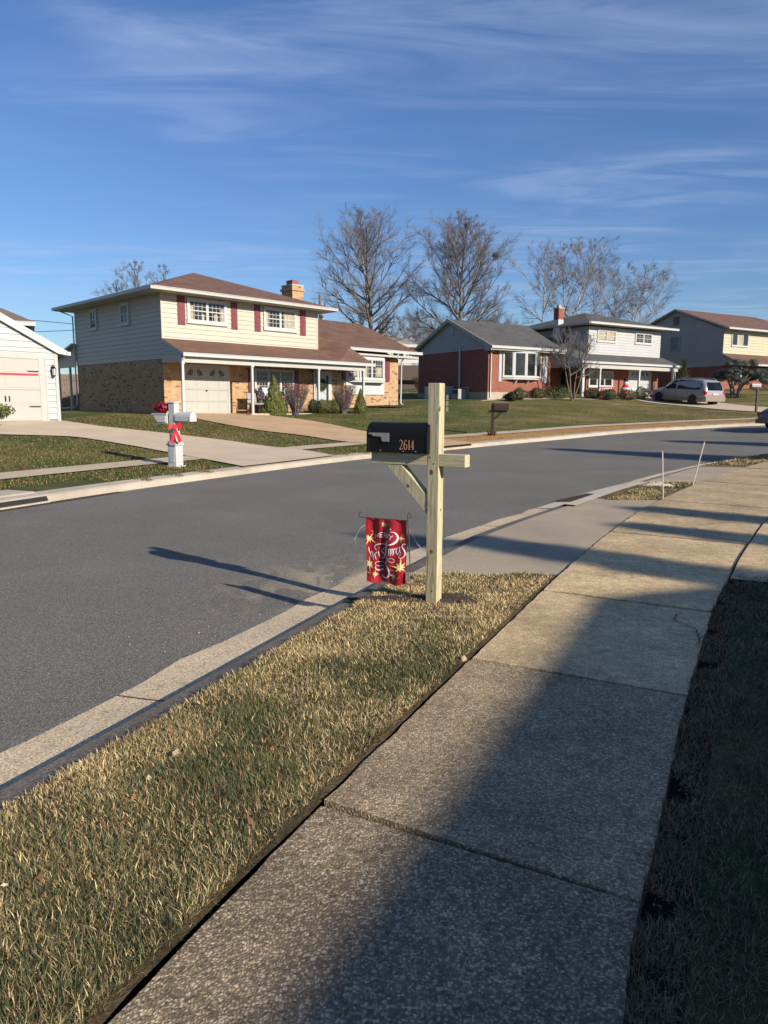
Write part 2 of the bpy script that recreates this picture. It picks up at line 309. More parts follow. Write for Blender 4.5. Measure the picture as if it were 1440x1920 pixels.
def _concrete(name, c, var=.15, speck=.25, sc=1.0, stain=(.12, .09, .06), st=.3, pit=0):
    m, nt, b = newmat(name); v = coords(nt)
    f = noise(nt, v, 160*sc, 3, .7); g = noise(nt, v, .9, 6, .6); h = noise(nt, v, 9, 5, .65)
    cc = mixc(nt, 1.0, c, maprange(nt, f, .3, .7, 1-speck, 1+speck), 'MULTIPLY')
    cc = mixc(nt, 1.0, cc, maprange(nt, g, .3, .7, 1-var, 1+var), 'MULTIPLY')
    cc = mixc(nt, maprange(nt, h, .55, .78, 0, st), cc, stain)
    if pit:
        w = nd(nt, 'ShaderNodeTexVoronoi'); w.inputs['Scale'].default_value = 75; nt.links.new(v, w.inputs['Vector'])
        k = nd(nt, 'ShaderNodeMath', operation='MULTIPLY'); nt.links.new(maprange(nt, w.outputs['Distance'], .15, .32, pit, 0), k.inputs[0]); nt.links.new(maprange(nt, h, .42, .6), k.inputs[1])
        cc = mixc(nt, k.outputs[0], cc, (.06, .045, .03))
    nt.links.new(cc, b.inputs['Base Color']); b.inputs['Roughness'].default_value = .85
    bump(nt, b, f, .4, .004); return m
M['gutter_pan'] = _concrete('tan_gutter_concrete', (.54, .425, .275), .2, .65, .5, st=.6, pit=.95)
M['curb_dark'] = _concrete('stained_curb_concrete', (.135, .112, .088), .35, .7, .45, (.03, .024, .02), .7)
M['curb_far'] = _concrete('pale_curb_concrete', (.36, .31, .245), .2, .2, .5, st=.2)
M['drive_near'] = _concrete('grey_apron_concrete', (.33, .27, .19), .14, .45, .7, st=.25)
M['drive_far'] = _concrete('cream_driveway_concrete', (.50, .40, .285), .10, .08, .5, (.30, .22, .14), .3)
M['drive_tan'] = _concrete('tan_driveway_concrete', (.46, .31, .175), .14, .1, .5, (.30, .18, .08), .45)
M['new_concrete'] = _concrete('new_pale_concrete', (.50, .44, .35), .08, .15, 1, st=.12)
M['walk_far'] = _concrete('footpath_concrete', (.42, .34, .24), .14, .12, .5, st=.3)
def _soil():
    m, nt, b = newmat('soil'); v = coords(nt)
    f = noise(nt, v, 40, 6, .7); g = noise(nt, v, 4, 4)
    c = ramp(nt, f, [(.3, (.022, .014, .009)), (.6, (.065, .042, .026)), (.8, (.13, .085, .05))])
    nt.links.new(c, b.inputs['Base Color']); b.inputs['Roughness'].default_value = .95; bump(nt, b, f, .9, .02); return m
M['soil'] = _soil()
def _turf(name, green, straw, lo, hi, sc=.35):
    m, nt, b = newmat(name); v = coords(nt)
    f = noise(nt, v, 38, 5, .75); g = noise(nt, v, sc, 6, .62, .4); st = noise(nt, coords(nt, 'Position', (.35, 1, 1), (0, 0, R(-40))), .9, 5, .65)
    k = nd(nt, 'ShaderNodeMath', operation='ADD'); nt.links.new(g, k.inputs[0]); nt.links.new(st, k.inputs[1])
    gn = ramp(nt, f, [(.28, tuple(x*.4 for x in green)), (.5, green), (.75, tuple(x*1.9 for x in green))])
    sw = ramp(nt, f, [(.28, tuple(x*.45 for x in straw)), (.5, straw), (.75, tuple(x*1.5 for x in straw))])
    at = nd(nt, 'ShaderNodeAttribute', attribute_name='dry'); k2 = nd(nt, 'ShaderNodeMath', operation='ADD')
    nt.links.new(maprange(nt, k.outputs[0], lo, hi), k2.inputs[0]); nt.links.new(at.outputs['Fac'], k2.inputs[1]); k2.use_clamp = True
    nt.links.new(mixc(nt, k2.outputs[0], gn, sw), b.inputs['Base Color']); b.inputs['Roughness'].default_value = .9
    b.inputs['Specular IOR Level'].default_value = .2
    bump(nt, b, f, 1.0, .05); return m
M['turf_near'] = _turf('near_turf_soil', (.09, .07, .035), (.20, .14, .075), .85, 1.15, 1.2)
M['turf_far'] = _turf('far_turf', (.062, .083, .022), (.24, .18, .075), .95, 1.30, .35)
M['dry_verge'] = _turf('dry_verge_turf', (.17, .125, .05), (.42, .25, .10), .75, 1.05, .8)
def _attrmat(name, rough=.7, trans=.0, mul=1.0, spec=.3):
    m, nt, b = newmat(name); at = nd(nt, 'ShaderNodeAttribute', attribute_name='col')
    v = coords(nt); f = noise(nt, v, 3, 3)
    nt.links.new(mixc(nt, 1.0, at.outputs['Color'], maprange(nt, f, .3, .7, .8*mul, 1.2*mul), 'MULTIPLY'), b.inputs['Base Color'])
    b.inputs['Roughness'].default_value = rough; b.inputs['Specular IOR Level'].default_value = spec
    return m
M['blades'] = _attrmat('grass_blades', .6); M['leaves'] = _attrmat('leaf_tint', .6)
# ---------------------------------------------------------------- mesh helpers
class MB:
    def __init__(s): s.v = []; s.f = []; s.m = []; s.t = None
    def pt(s, p):
        s.v.append(s.t(*p) if s.t else tuple(p)); return len(s.v)-1
    def face(s, pts, m=0): s.f.append([s.pt(p) for p in pts]); s.m.append(m)
    def box(s, x0, x1, y0, y1, z0, z1, m=0):
        i = [s.pt(p) for p in ((x0, y0, z0), (x1, y0, z0), (x1, y1, z0), (x0, y1, z0), (x0, y0, z1), (x1, y0, z1), (x1, y1, z1), (x0, y1, z1))]
        for q in ((0, 3, 2, 1), (4, 5, 6, 7), (0, 1, 5, 4), (1, 2, 6, 5), (2, 3, 7, 6), (3, 0, 4, 7)): s.f.append([i[k] for k in q]); s.m.append(m)
        return s
    def prism(s, poly, d, m=0):
        """poly: list of xyz, extruded by vector d"""
        n = len(poly); a = [s.pt(p) for p in poly]; b = [s.pt(tuple(np.add(p, d))) for p in poly]
        s.f.append(a[::-1]); s.m.append(m); s.f.append(b); s.m.append(m)
        for k in range(n): s.f.append([a[k], a[(k+1) % n], b[(k+1) % n], b[k]]); s.m.append(m)
        return s
    def tube(s, P, r, n=6, m=0, cap=True):
        P = [Vector(p) for p in P]
        if not hasattr(r, '__len__'): r = [r]*len(P)
        rings = []; up = Vector((.3, .2, 1)).normalized()
        for i, p in enumerate(P):
            d = (P[min(i+1, len(P)-1)]-P[max(i-1, 0)])
            if d.length < 1e-9: d = Vector((0, 0, 1))
            d.normalize(); a = d.cross(up)
            if a.length < 1e-3: a = d.cross(Vector((1, 0, 0)))
            a.normalize(); b = d.cross(a)
            rings.append([s.pt(tuple(p+(a*math.cos(2*math.pi*k/n)+b*math.sin(2*math.pi*k/n))*r[i])) for k in range(n)])
        for i in range(len(P)-1):
            for k in range(n): s.f.append([rings[i][k], rings[i][(k+1) % n], rings[i+1][(k+1) % n], rings[i+1][k]]); s.m.append(m)
        if cap: s.f.append(rings[0][::-1]); s.m.append(m); s.f.append(rings[-1]); s.m.append(m)
        return s
    def lathe(s, prof, c=(0, 0, 0), n=20, m=0, axis='z'):
        rings = []
        for r, h in prof:
            ring = []
            for k in range(n):
                a = 2*math.pi*k/n; x, y = r*math.cos(a), r*math.sin(a)
                p = (x, y, h) if axis == 'z' else ((h, x, y) if axis == 'x' else (x, h, y))
                ring.append(s.pt((c[0]+p[0], c[1]+p[1], c[2]+p[2])))
            rings.append(ring)
        for i in range(len(rings)-1):
            for k in range(n): s.f.append([rings[i][k], rings[i][(k+1) % n], rings[i+1][(k+1) % n], rings[i+1][k]]); s.m.append(m)
        s.f.append(rings[0][::-1]); s.m.append(m); s.f.append(rings[-1]); s.m.append(m); return s
    def ribbon(s, pts, w, fn, m=0):
        """flat stroke: pts in 2D, widths w, fn maps (a, b) to xyz"""
        pts = np.array(pts, float); n = len(pts)
        if not hasattr(w, '__len__'): w = [w]*n
        w = np.interp(np.linspace(0, 1, n), np.linspace(0, 1, len(w)), w)
        g = np.gradient(pts, axis=0); g /= np.maximum(np.hypot(g[:, 0], g[:, 1]), 1e-9)[:, None]
        L = pts+np.c_[-g[:, 1], g[:, 0]]*w[:, None]/2; Q = pts-np.c_[-g[:, 1], g[:, 0]]*w[:, None]/2
        for i in range(n-1): s.face([fn(*L[i]), fn(*Q[i]), fn(*Q[i+1]), fn(*L[i+1])], m)
        return s
    def build(s, name, mats, parent=None, smooth_=False, bevel=0):
        me = bpy.data.meshes.new(name); me.from_pydata([tuple(map(float, p)) for p in s.v], [], s.f)
        if not isinstance(mats, (list, tuple)): mats = [mats]
        for k in mats: me.materials.append(M[k] if isinstance(k, str) else k)
        me.polygons.foreach_set('material_index', s.m)
        if smooth_: me.polygons.foreach_set('use_smooth', [True]*len(s.f))
        me.update(); o = bpy.data.objects.new(name, me); col.objects.link(o)
        if parent is not None: o.parent = parent
        if bevel:
            b = o.modifiers.new('bevel', 'BEVEL'); b.width = bevel; b.segments = 2; b.limit_method = 'ANGLE'; b.angle_limit = R(40)
        return o
def tag(o, label=None, cat=None, group=None, kind=None):
    for k, v in (('label', label), ('category', cat), ('group', group), ('kind', kind)):
        if v: o[k] = v
    return o
def empty(name, loc, rotz=0, label=None, cat=None, group=None):
    o = bpy.data.objects.new(name, None); col.objects.link(o); o.location = loc; o.rotation_euler = (0, 0, rotz); o.empty_display_size = .1
    return tag(o, label, cat, group)
def copy_tree(o, parent=None):
    c = o.copy(); col.objects.link(c)
    if parent is not None: c.parent = parent
    for ch in o.children: copy_tree(ch, c)
    return c
def npmesh(name, V, F, mat, parent=None, colors=None, smooth_=False, attrs=None):
    """fast mesh from arrays; F: (n,k) array or list of arrays"""
    me = bpy.data.meshes.new(name); Fs = F if isinstance(F, list) else [F]
    nv = len(V); me.vertices.add(nv); me.vertices.foreach_set('co', np.asarray(V, np.float32).ravel())
    lt = np.concatenate([np.full(len(f), f.shape[1]) for f in Fs]); idx = np.concatenate([f.ravel() for f in Fs])
    me.loops.add(len(idx)); me.loops.foreach_set('vertex_index', idx.astype(np.int32))
    me.polygons.add(len(lt)); st = np.r_[0, np.cumsum(lt)[:-1]]
    me.polygons.foreach_set('loop_start', st.astype(np.int32))
    me.polygons.foreach_set('loop_total', lt.astype(np.int32))
    me.polygons.foreach_set('use_smooth', np.full(len(lt), bool(smooth_)))
    me.update(calc_edges=True)
    if colors is not None:
        a = me.attributes.new('col', 'FLOAT_COLOR', 'POINT'); a.data.foreach_set('color', np.c_[colors, np.ones(nv)].astype(np.float32).ravel())
    for k, val in (attrs or {}).items():
        a = me.attributes.new(k, 'FLOAT', 'POINT'); a.data.foreach_set('value', np.asarray(val, np.float32))
    mats = mat if isinstance(mat, list) else [mat]
    for q in mats: me.materials.append(M[q] if isinstance(q, str) else q)
    o = bpy.data.objects.new(name, me); col.objects.link(o)
    if parent is not None: o.parent = parent
    return o
def strip(name, A, B, mat, nl=1, zf=None, attrs=None, parent=None):
    """sheet between polylines A and B (same count); zf(x,y) optional height"""
    ts = np.linspace(0, 1, nl+1); P = A[None]*(1-ts[:, None, None])+B[None]*ts[:, None, None]
    if zf is not None: P[..., 2] = zf(P[..., 0], P[..., 1])
    n = len(A); V = P.reshape(-1, 3); i = np.arange(n-1); F = []
    for k in range(nl): a = k*n+i; F.append(np.c_[a, a+1, a+1+n, a+n])
    F = np.concatenate(F)
    # face up
    p = V[F[0]]; nrm = np.cross(p[1]-p[0], p[2]-p[0])
    if nrm[2] < 0: F = F[:, ::-1]
    at = {k: (v(V) if callable(v) else v) for k, v in (attrs or {}).items()}
    return npmesh(name, V, F, mat, parent=parent, attrs=at, smooth_=True)
# ---------------------------------------------------------------- ground
def pdist(x, y, c):
    """distance to polyline and signed side (positive = left)"""
    out = np.full(x.shape, 1e9)
    for i in range(0, len(c), 4): out = np.minimum(out, np.hypot(x-c[i, 0], y-c[i, 1]))
    return out
def side(x, y, c):
    best = np.full(x.shape, 1e9); sg = np.zeros(x.shape)
    for i in range(0, len(c)-4, 4):
        d = np.hypot(x-c[i, 0], y-c[i, 1]); s = (c[i+4, 0]-c[i, 0])*(y-c[i, 1])-(c[i+4, 1]-c[i, 1])*(x-c[i, 0])
        k = d < best; best[k] = d[k]; sg[k] = s[k]
    return sg*0+np.sign(sg)*best
def ni(c, x, y): return int(np.argmin(np.hypot(c[:, 0]-x, c[:, 1]-y)))
# the one base sheet, out to the horizon, lowered under the road
gx = np.unique(np.r_[-900, -600, -400, -250, -160, -110, -80, np.arange(-60, 80.1, 1.0), 90, 110, 160, 250, 400, 600, 900])
XX, YY = np.meshgrid(gx, gx+20); ZZ = G(XX, YY)-.09
ins = (side(XX, YY, NEAR) > -1.2) & (side(XX, YY, FAR) < 1.2); ZZ[ins] -= .35
nx = len(gx); ii, jj = np.meshgrid(np.arange(nx-1), np.arange(nx-1)); a = (jj*nx+ii).ravel()
base = npmesh('ground', np.c_[XX.ravel(), YY.ravel(), ZZ.ravel()], np.c_[a, a+1, a+1+nx, a+nx], 'turf_far', attrs={'dry': np.zeros(nx*nx)}, smooth_=True)
tag(base, kind='structure')
road = strip('road', NEAR, FAR, 'asphalt', 14, attrs={'dust': lambda V: np.clip(1-pdist(V[:, 0], V[:, 1], NEAR)/1.1, 0, 1)*np.exp(-((V[:, 1]-6.4)/1.0)**2)})
# finer road sheet attribute resolution is handled by 14 lanes
tag(road, kind='structure')
def zG(d): return lambda x, y: G(x, y)+d
# near gutter pan, curb face and curb top
def loft(name, rows, mat, mi=None, mats=None):
    n = len(rows[0]); V = np.concatenate(rows); F = []
    i = np.arange(n-1)
    for k in range(len(rows)-1): a = k*n+i; F.append(np.c_[a, a+n, a+n+1, a+1])
    o = npmesh(name, V, np.concatenate(F), mats or mat, smooth_=False)
    if mi is not None:
        idx = np.repeat(np.array(mi), n-1); o.data.polygons.foreach_set('material_index', idx.astype(np.int32))
    return o
zl = lambda c, t, z: np.c_[offset(c, t)[:, :2], c[:, 2]+z]
jit = np.interp(np.arange(420), np.arange(0, 420, 2), RNG.normal(0, .020, 210))
NE = NEAR.copy(); NE[:, 0] += jit; NE[:, 1] -= jit*.4
g = loft('gutter', [np.c_[NE[:, :2], NEAR[:, 2]-.03], np.c_[NE[:, :2], NEAR[:, 2]+.006], zl(NEAR, -.12, .012), zl(NEAR, -.28, .024), zl(NEAR, -.38, .040)], 'gutter_pan'); tag(g, kind='structure')
gj = MB()
gS = arclen_(NEAR) if False else np.r_[0, np.cumsum(np.hypot(*np.diff(NEAR[:, :2], axis=0).T))]
for s_ in np.arange(float(np.interp(3.72, NEAR[:, 1], gS))-6.1, 60, 3.05):
    k = int(np.searchsorted(gS, s_)); 
    if k < 1 or k > 417: continue
    P_ = [zl(NEAR, t, z)[k] for t, z in ((-.0, .008), (-.12, .0145), (-.28, .0265), (-.38, .0425))]; dd_ = (NEAR[k+1]-NEAR[k-1]); dd_[2] = 0; dd_ = dd_/np.linalg.norm(dd_)*.006
    for a_, b_ in zip(P_[:-1], P_[1:]): gj.face([tuple(a_-dd_), tuple(a_+dd_), tuple(b_+dd_), tuple(b_-dd_)])
tag(gj.build('gutter_joints', 'soil'), kind='structure')
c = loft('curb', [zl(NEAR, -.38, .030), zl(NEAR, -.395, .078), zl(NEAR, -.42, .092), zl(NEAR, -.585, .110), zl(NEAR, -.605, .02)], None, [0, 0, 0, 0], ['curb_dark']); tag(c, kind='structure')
# far curb: face and pale top
fc = loft('curb', [zl(FAR, -.03, -.03), zl(FAR, .02, .005), zl(FAR, .06, .10), zl(FAR, .10, .125), zl(FAR, .34, .15), zl(FAR, .38, 0.0)], 'curb_far'); tag(fc, kind='structure')
# sidewalks
sw = strip('sidewalk', offset(FAR, 1.78), offset(FAR, 2.5), 'walk_far', 2, zG(.028)); tag(sw, kind='structure')
# near sidewalk made of separate slabs with open joints
def arclen(c): return np.r_[0, np.cumsum(np.hypot(*np.diff(c[:, :2], axis=0).T))]
sL = arclen(SWL)
_q = np.linspace(0, 419, 12000); SWRf = np.array([np.interp(_q, np.arange(420), SWR[:, k]) for k in range(3)]).T
def across(p): return SWRf[np.argmin(np.hypot(SWRf[:, 0]-p[0], SWRf[:, 1]-p[1]))].copy()
def at_s(c, s_, S): return np.array([np.interp(s_, S, c[:, k]) for k in range(3)])
jY = [-1.9, -.6, .85, 2.45, 3.975, 5.53, 6.9, 8.25, 9.6, 11.1, 12.5, 13.9, 15.2, 16.6, 18, 19.4]
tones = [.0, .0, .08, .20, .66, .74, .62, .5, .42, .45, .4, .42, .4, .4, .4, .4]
V = []; F = []; T = []
js = [float(np.interp(y, SWL[:, 1], sL)) for y in jY]+[24+1.5*k for k in range(1, 18)]
js = sorted(js); tones += [.5]*40
# joints run slightly askew in plan
for k in range(len(js)-1):
    a0, a1 = js[k]+.015, js[k+1]-.015; sk = .0
    n = 22; nl = 6; b0 = len(V)
    dz = [0, .004, -.003, .002][k % 4]
    for i in range(n):
        s_ = a0+(a1-a0)*i/(n-1); p = at_s(SWL, s_, sL); q = across(p)
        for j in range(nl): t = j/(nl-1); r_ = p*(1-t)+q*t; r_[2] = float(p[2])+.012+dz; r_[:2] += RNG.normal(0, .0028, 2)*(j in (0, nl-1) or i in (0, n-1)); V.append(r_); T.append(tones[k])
    for i in range(n-1):
        for j in range(nl-1): a = b0+i*nl+j; F.append([a, a+nl, a+nl+1, a+1])
    # skirts
    def skirt(idx):
        for u, w in zip(idx[:-1], idx[1:]):
            c0 = len(V); V.append(V[u]-np.array([0, 0, .09])); V.append(V[w]-np.array([0, 0, .09])); T.extend([0, 0]); F.append([u, w, c0+1, c0])
    skirt([b0+j for j in range(nl)]); skirt([b0+(n-1)*nl+j for j in range(nl)][::-1]); skirt([b0+i*nl for i in range(n)][::-1]); skirt([b0+i*nl+nl-1 for i in range(n)])
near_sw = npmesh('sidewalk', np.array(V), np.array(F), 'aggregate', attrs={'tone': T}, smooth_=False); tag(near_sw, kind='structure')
# soil bed under the joints and along the edges
sb = strip('soil_bed', offset(SWL, .45), offset(SWR, -.30), 'soil', 6, zG(-.075)); tag(sb, kind='structure')
# near verge turf (two pieces) and near lawn
CB = offset(NEAR, -.585)
def sub(c, y0, y1, n=60):
    ys = np.linspace(y0, y1, n); return np.c_[np.interp(ys, c[:, 1], c[:, 0]), ys, np.interp(ys, c[:, 1], c[:, 2])]
SE = offset(SWL, .013); SE[:, 0] -= np.interp(np.arange(420), np.arange(0, 420, 1.0), RNG.uniform(-.008, .016, 420))
def verge(A, B, name='verge'):
    A = A.copy(); B = B.copy(); zA = None
    o = strip(name, A, B, 'turf_near', 8, lambda x, y: G(x, y)+.004, attrs={'dry': lambda V: np.zeros(len(V))}); tag(o, kind='structure'); return o
verge(sub(CB, -4.5, 6.02), sub(SE, -4.5, 6.1)); verge(sub(CB, 11.4, 13.9), sub(SE, 11.2, 13.4)); verge(sub(CB, 17.2, 28, 80), sub(SE, 16.9, 26, 80))
lawnA = offset(SWR, -.14); kA = ni(SWR, 2.98, 6.0); kB = ni(SWR, 7.4, 13.6)
lawn2 = strip('lawn', lawnA[kB:kB+120], offset(SWR, -6)[kB:kB+120], 'turf_near', 12, zG(.012), attrs={'dry': lambda V: np.zeros(len(V))}); tag(lawn2, kind='structure')
nl_ = strip('lawn', lawnA[:kA], offset(SWR, -11)[:kA], 'turf_far', 24, zG(.012), attrs={'dry': lambda V: np.zeros(len(V))}); tag(nl_, kind='structure')
# near driveway apron across the verge, and the driveway to the right of the sidewalk
ap = strip('driveway', sub(CB, 5.9, 17.4, 90)+np.array([-.01, 0, 0]), sub(offset(SWL, .018), 5.75, 17.0, 90), 'drive_near', 6, zG(-.002)); tag(ap, kind='structure')
rd = strip('driveway', sub(offset(SWR, -.02), 5.9, 13.6, 60), np.array([[13+.0*k+6*k/59, .5+10*k/59, 0] for k in range(60)]), 'aggregate', 10, zG(.004), attrs={'tone': lambda V: np.full(len(V), .6)}); rd.location.z = .022; tag(rd, kind='structure')
# new pale concrete round the storm drain
NC = sub(offset(NEAR, .0), 11.0, 14.3, 40); NC2 = sub(offset(NEAR, -.72), 10.4, 13.7, 40)
NC[:, 2] = -.110; NC2[:, 2] = .022
nc = loft('storm_drain_apron', [NC, np.c_[sub(offset(NEAR, -.22), 10.85, 14.15, 40)[:, :2], np.full(40, -.09)], np.c_[sub(offset(NEAR, -.40), 10.7, 14.0, 40)[:, :2], np.full(40, -.068)], np.c_[sub(offset(NEAR, -.50), 10.6, 13.9, 40)[:, :2], np.full(40, .010)], NC2], 'new_concrete')
tag(nc, kind='structure')
# far lawn
fl_ = strip('lawn', offset(FAR, 2.48)[20:360], offset(FAR, 22)[20:360], 'turf_far', 46, zG(.006), attrs={'dry': lambda V: np.clip((V[:, 0]-4)/30, 0, .25)}); tag(fl_, kind='structure')
kv = ni(FAR, 2.75, 24.3)
fv = strip('verge', offset(FAR, .35)[20:kv+1], offset(FAR, 1.8)[20:kv+1], 'turf_far', 8, zG(.006), attrs={'dry': lambda V: np.clip((V[:, 0]-1)/3, -.2, .3)}); tag(fv, kind='structure')
fv2 = strip('verge', offset(FAR, .35)[kv:400], offset(FAR, 1.8)[kv:400], 'dry_verge', 8, zG(.008), attrs={'dry': lambda V: np.clip(1-(V[:, 0]-9)/10, -.4, .4)}); tag(fv2, kind='structure')
# driveways of the houses opposite
def drive(name, A, B, mat, dz=.036, n=90):
    o = strip(name, smooth([(*p, 0) for p in A], n), smooth([(*p, 0) for p in B], n), mat, 12, zG(dz)); tag(o, kind='structure'); return o
drive('driveway', [(-14.9, 20.9), (-12.4, 19.6), (-10.55, 19.87), (-9.4, 20.3), (-8.6, 20.4), (-7.05, 19.61), (-5.83, 18.77), (-4.89, 17.96), (-3.75, 16.9), (-3.2, 16.3)],
      [(-11.0, 24.85), (-10, 24.15), (-9.01, 23.56), (-6.74, 22.86), (-4.9, 22.15), (-3.9, 21.5), (-3.06, 20.99), (-2.3, 20.6), (-1.75, 20.0), (-1.35, 19.45)], 'drive_far')
drive('driveway', [(-8.95, 31.2), (-8.2, 29.7), (-7.26, 28.38), (-6.45, 27.39), (-4.48, 25.64), (-2.81, 24.85), (-1.27, 23.49), (-.3, 23.1), (.7, 22.8), (1.25, 22.2)],
      [(-6.7, 33.8), (-6.0, 33.1), (-5.27, 32.55), (-3.49, 30.94), (-2.0, 29.2), (-.76, 27.52), (.6, 26.6), (2.13, 25.6), (2.8, 24.95), (3.1, 24.35)], 'drive_tan', .042)
drive('driveway', [(17.4, 55.2), (17.6, 50), (18.6, 46.9), (19.8, 43.2), (21.4, 40.2), (22.9, 35.6)], [(21.6, 58), (22.6, 52), (23.2, 47), (24.6, 43), (26.6, 39), (27.4, 36)], 'drive_far')
drive('path', [(5.6, 42.8), (8.6, 44.3), (11.2, 46.0), (14, 47.6)], [(5.9, 43.5), (8.3, 45.1), (10.9, 46.8), (13.7, 48.4)], 'walk_far')
# ---------------------------------------------------------------- houses
def front(v0=0): return lambda a, b, d: (a, v0-d, b)
def leftside(u0=0): return lambda a, b, d: (u0-d, a, b)
def siding(mb, mp, a0, a1, z0, z1, m=0, row=.2, clip=None):
    """stepped boards; clip(z)->(a0,a1) narrows a board"""
    z = z0
    while z < z1-1e-3:
        t = min(z+row, z1); l0, h0 = clip(z) if clip else (a0, a1); l1, h1 = clip(t) if clip else (a0, a1)
        mb.face([mp(l0, z, .030), mp(h0, z, .030), mp(h1, t, .004), mp(l1, t, .004)], m)
        mb.face([mp(l0, z, .0), mp(h0, z, .0), mp(h0, z, .030), mp(l0, z, .030)], m)
        z += row
def mbox(mb, mp, a0, a1, b0, b1, d0, d1, m=0):
    p = [mp(a, b, d) for d in (d0, d1) for a, b in ((a0, b0), (a1, b0), (a1, b1), (a0, b1))]
    i = [mb.pt(q) for q in p]
    for q in ((0, 1, 2, 3), (7, 6, 5, 4), (0, 4, 5, 1), (1, 5, 6, 2), (2, 6, 7, 3), (3, 7, 4, 0)): mb.f.append([i[k] for k in q]); mb.m.append(m)
def window(par, mp, a0, a1, b0, b1, units=1, cols=4, rows=4, casing=.09, d=.052, trim='white_trim', sash=True, curtain=None, bar=.018, sill=True):
    """casing, unit mullions, sash bars and muntins; the pane is its child"""
    w = MB(); cs = casing
    mbox(w, mp, a0-cs, a0, b0-cs, b1+cs, 0, d+.03); mbox(w, mp, a1, a1+cs, b0-cs, b1+cs, 0, d+.03)
    mbox(w, mp, a0, a1, b1, b1+cs, 0, d+.03); mbox(w, mp, a0-.02-cs, a1+cs+.02, b0-cs-.03, b0, 0, d+.05)
    ul = (a1-a0)/units; mu = .06
    for k in range(1, units): mbox(w, mp, a0+k*ul-mu/2, a0+k*ul+mu/2, b0, b1, 0, d+.025)
    for k in range(units):
        x0 = a0+k*ul+(mu/2 if k else 0); x1 = a0+(k+1)*ul-(mu/2 if k < units-1 else 0)
        f = .032
        for q in ((x0, x0+f, b0, b1), (x1-f, x1, b0, b1), (x0+f, x1-f, b0, b0+f), (x0+f, x1-f, b1-f, b1)): mbox(w, mp, *q, 0, d+.012)
        mid = (b0+b1)/2
        if sash: mbox(w, mp, x0+f, x1-f, mid-.022, mid+.022, 0, d+.014)
        for c in range(1, cols): a = x0+f+(x1-x0-2*f)*c/cols; mbox(w, mp, a-bar/2, a+bar/2, b0+f, b1-f, d-.012, d+.004)
        for r_ in range(1, rows):
            b = b0+f+(b1-b0-2*f)*r_/rows
            if sash and abs(b-mid) < .03: continue
            mbox(w, mp, x0+f, x1-f, b-bar/2, b+bar/2, d-.012, d+.0035)
    o = w.build('window', trim, par)
    p = MB(); mbox(p, mp, a0+.01, a1-.01, b0+.01, b1-.01, 0, d-.016, 0)
    if curtain:
        for (c0, c1, e0, e1) in curtain: A = a1-a0; B = b1-b0; mbox(p, mp, a0+A*c0, a0+A*c1, b0+B*e0, b0+B*e1, d-.017, d-.0145, 1)
    p.build('pane', ['glass', 'curtain'], o)
    return o
def shutter(par, mp, a0, a1, b0, b1, mat='maroon', d=.03, panels=2):
    s = MB(); mbox(s, mp, a0, a1, b0, b1, .0, d+.01)
    h = (b1-b0)/panels
    for k in range(panels):
        mbox(s, mp, a0+.05, a1-.05, b0+k*h+.06, b0+(k+1)*h-.06, d, d+.022)
        mbox(s, mp, a0+.09, a1-.09, b0+k*h+.10, b0+(k+1)*h-.10, d+.02, d+.028)
    return s.build('shutter', mat, par)
def downspout(par, pts, mat='white_trim', r=.042):
    s = MB(); s.tube(pts, r, 4); return s.build('downspout', mat, par)
def gutter(par, mp, a0, a1, z, d, mat='white_trim', h=.14, dep=.12):
    g_ = MB(); mbox(g_, mp, a0, a1, z-h, z, d, d+dep); mbox(g_, mp, a0-.01, a1+.01, z-.02, z+.008, d+dep, d+dep+.018); return g_.build('gutter', mat, par)
def post_(par, x, y, z0, z1, w=.10, mat='white_trim'):
    p = MB(); p.box(x-w/2, x+w/2, y-w/2, y+w/2, z0, z1); p.box(x-w*.75, x+w*.75, y-w*.75, y+w*.75, z1-.09, z1-.001); p.box(x-w*.7, x+w*.7, y-w*.7, y+w*.7, z0-.02, z0+.1)
    return p.build('porch_post', mat, par)
def garage_door(par, mp, a0, a1, b0, b1, mat='cream_door', fans=4, bands=4, d=.03):
    g_ = MB(); h = (b1-b0)/bands
    for k in range(bands):
        mbox(g_, mp, a0, a1, b0+k*h+.006, b0+(k+1)*h-.006, 0, d)
        if k < bands-1 or not fans:
            n = 4; w = (a1-a0)/n
            for q in range(n): mbox(g_, mp, a0+q*w+.07, a0+(q+1)*w-.07, b0+k*h+.07, b0+(k+1)*h-.07, d-.001, d+.008)
    o = g_.build('garage_door', mat, par)
    if fans:
        w = (a1-a0)/fans; bb = b1-h
        for q in range(fans):
            f = MB(); flip = q % 2; cx = a0+q*w+(w*.82 if not flip else w*.18); cz = bb+h*.2; sg = -1 if not flip else 1
            for j in range(4):
                t0 = R(5+22*j); t1 = R(5+22*j+15); r0, r1 = w*.16, min(w*.52, h*.56)
                P = [(cx+sg*r0*math.cos(t0), cz+r0*math.sin(t0)), (cx+sg*r1*math.cos(t0), cz+r1*math.sin(t0)), (cx+sg*r1*math.cos(t1), cz+r1*math.sin(t1)), (cx+sg*r0*math.cos(t1), cz+r0*math.sin(t1))]
                if sg < 0: P = P[::-1]
                f.face([mp(a, b, d+.004) for a, b in P])
            f.tube([mp(cx+sg*w*.05, cz, d+.004), mp(cx+sg*w*.18, cz, d+.004)], .012, 4); f.build('fan_window', 'dark', o)
    return o
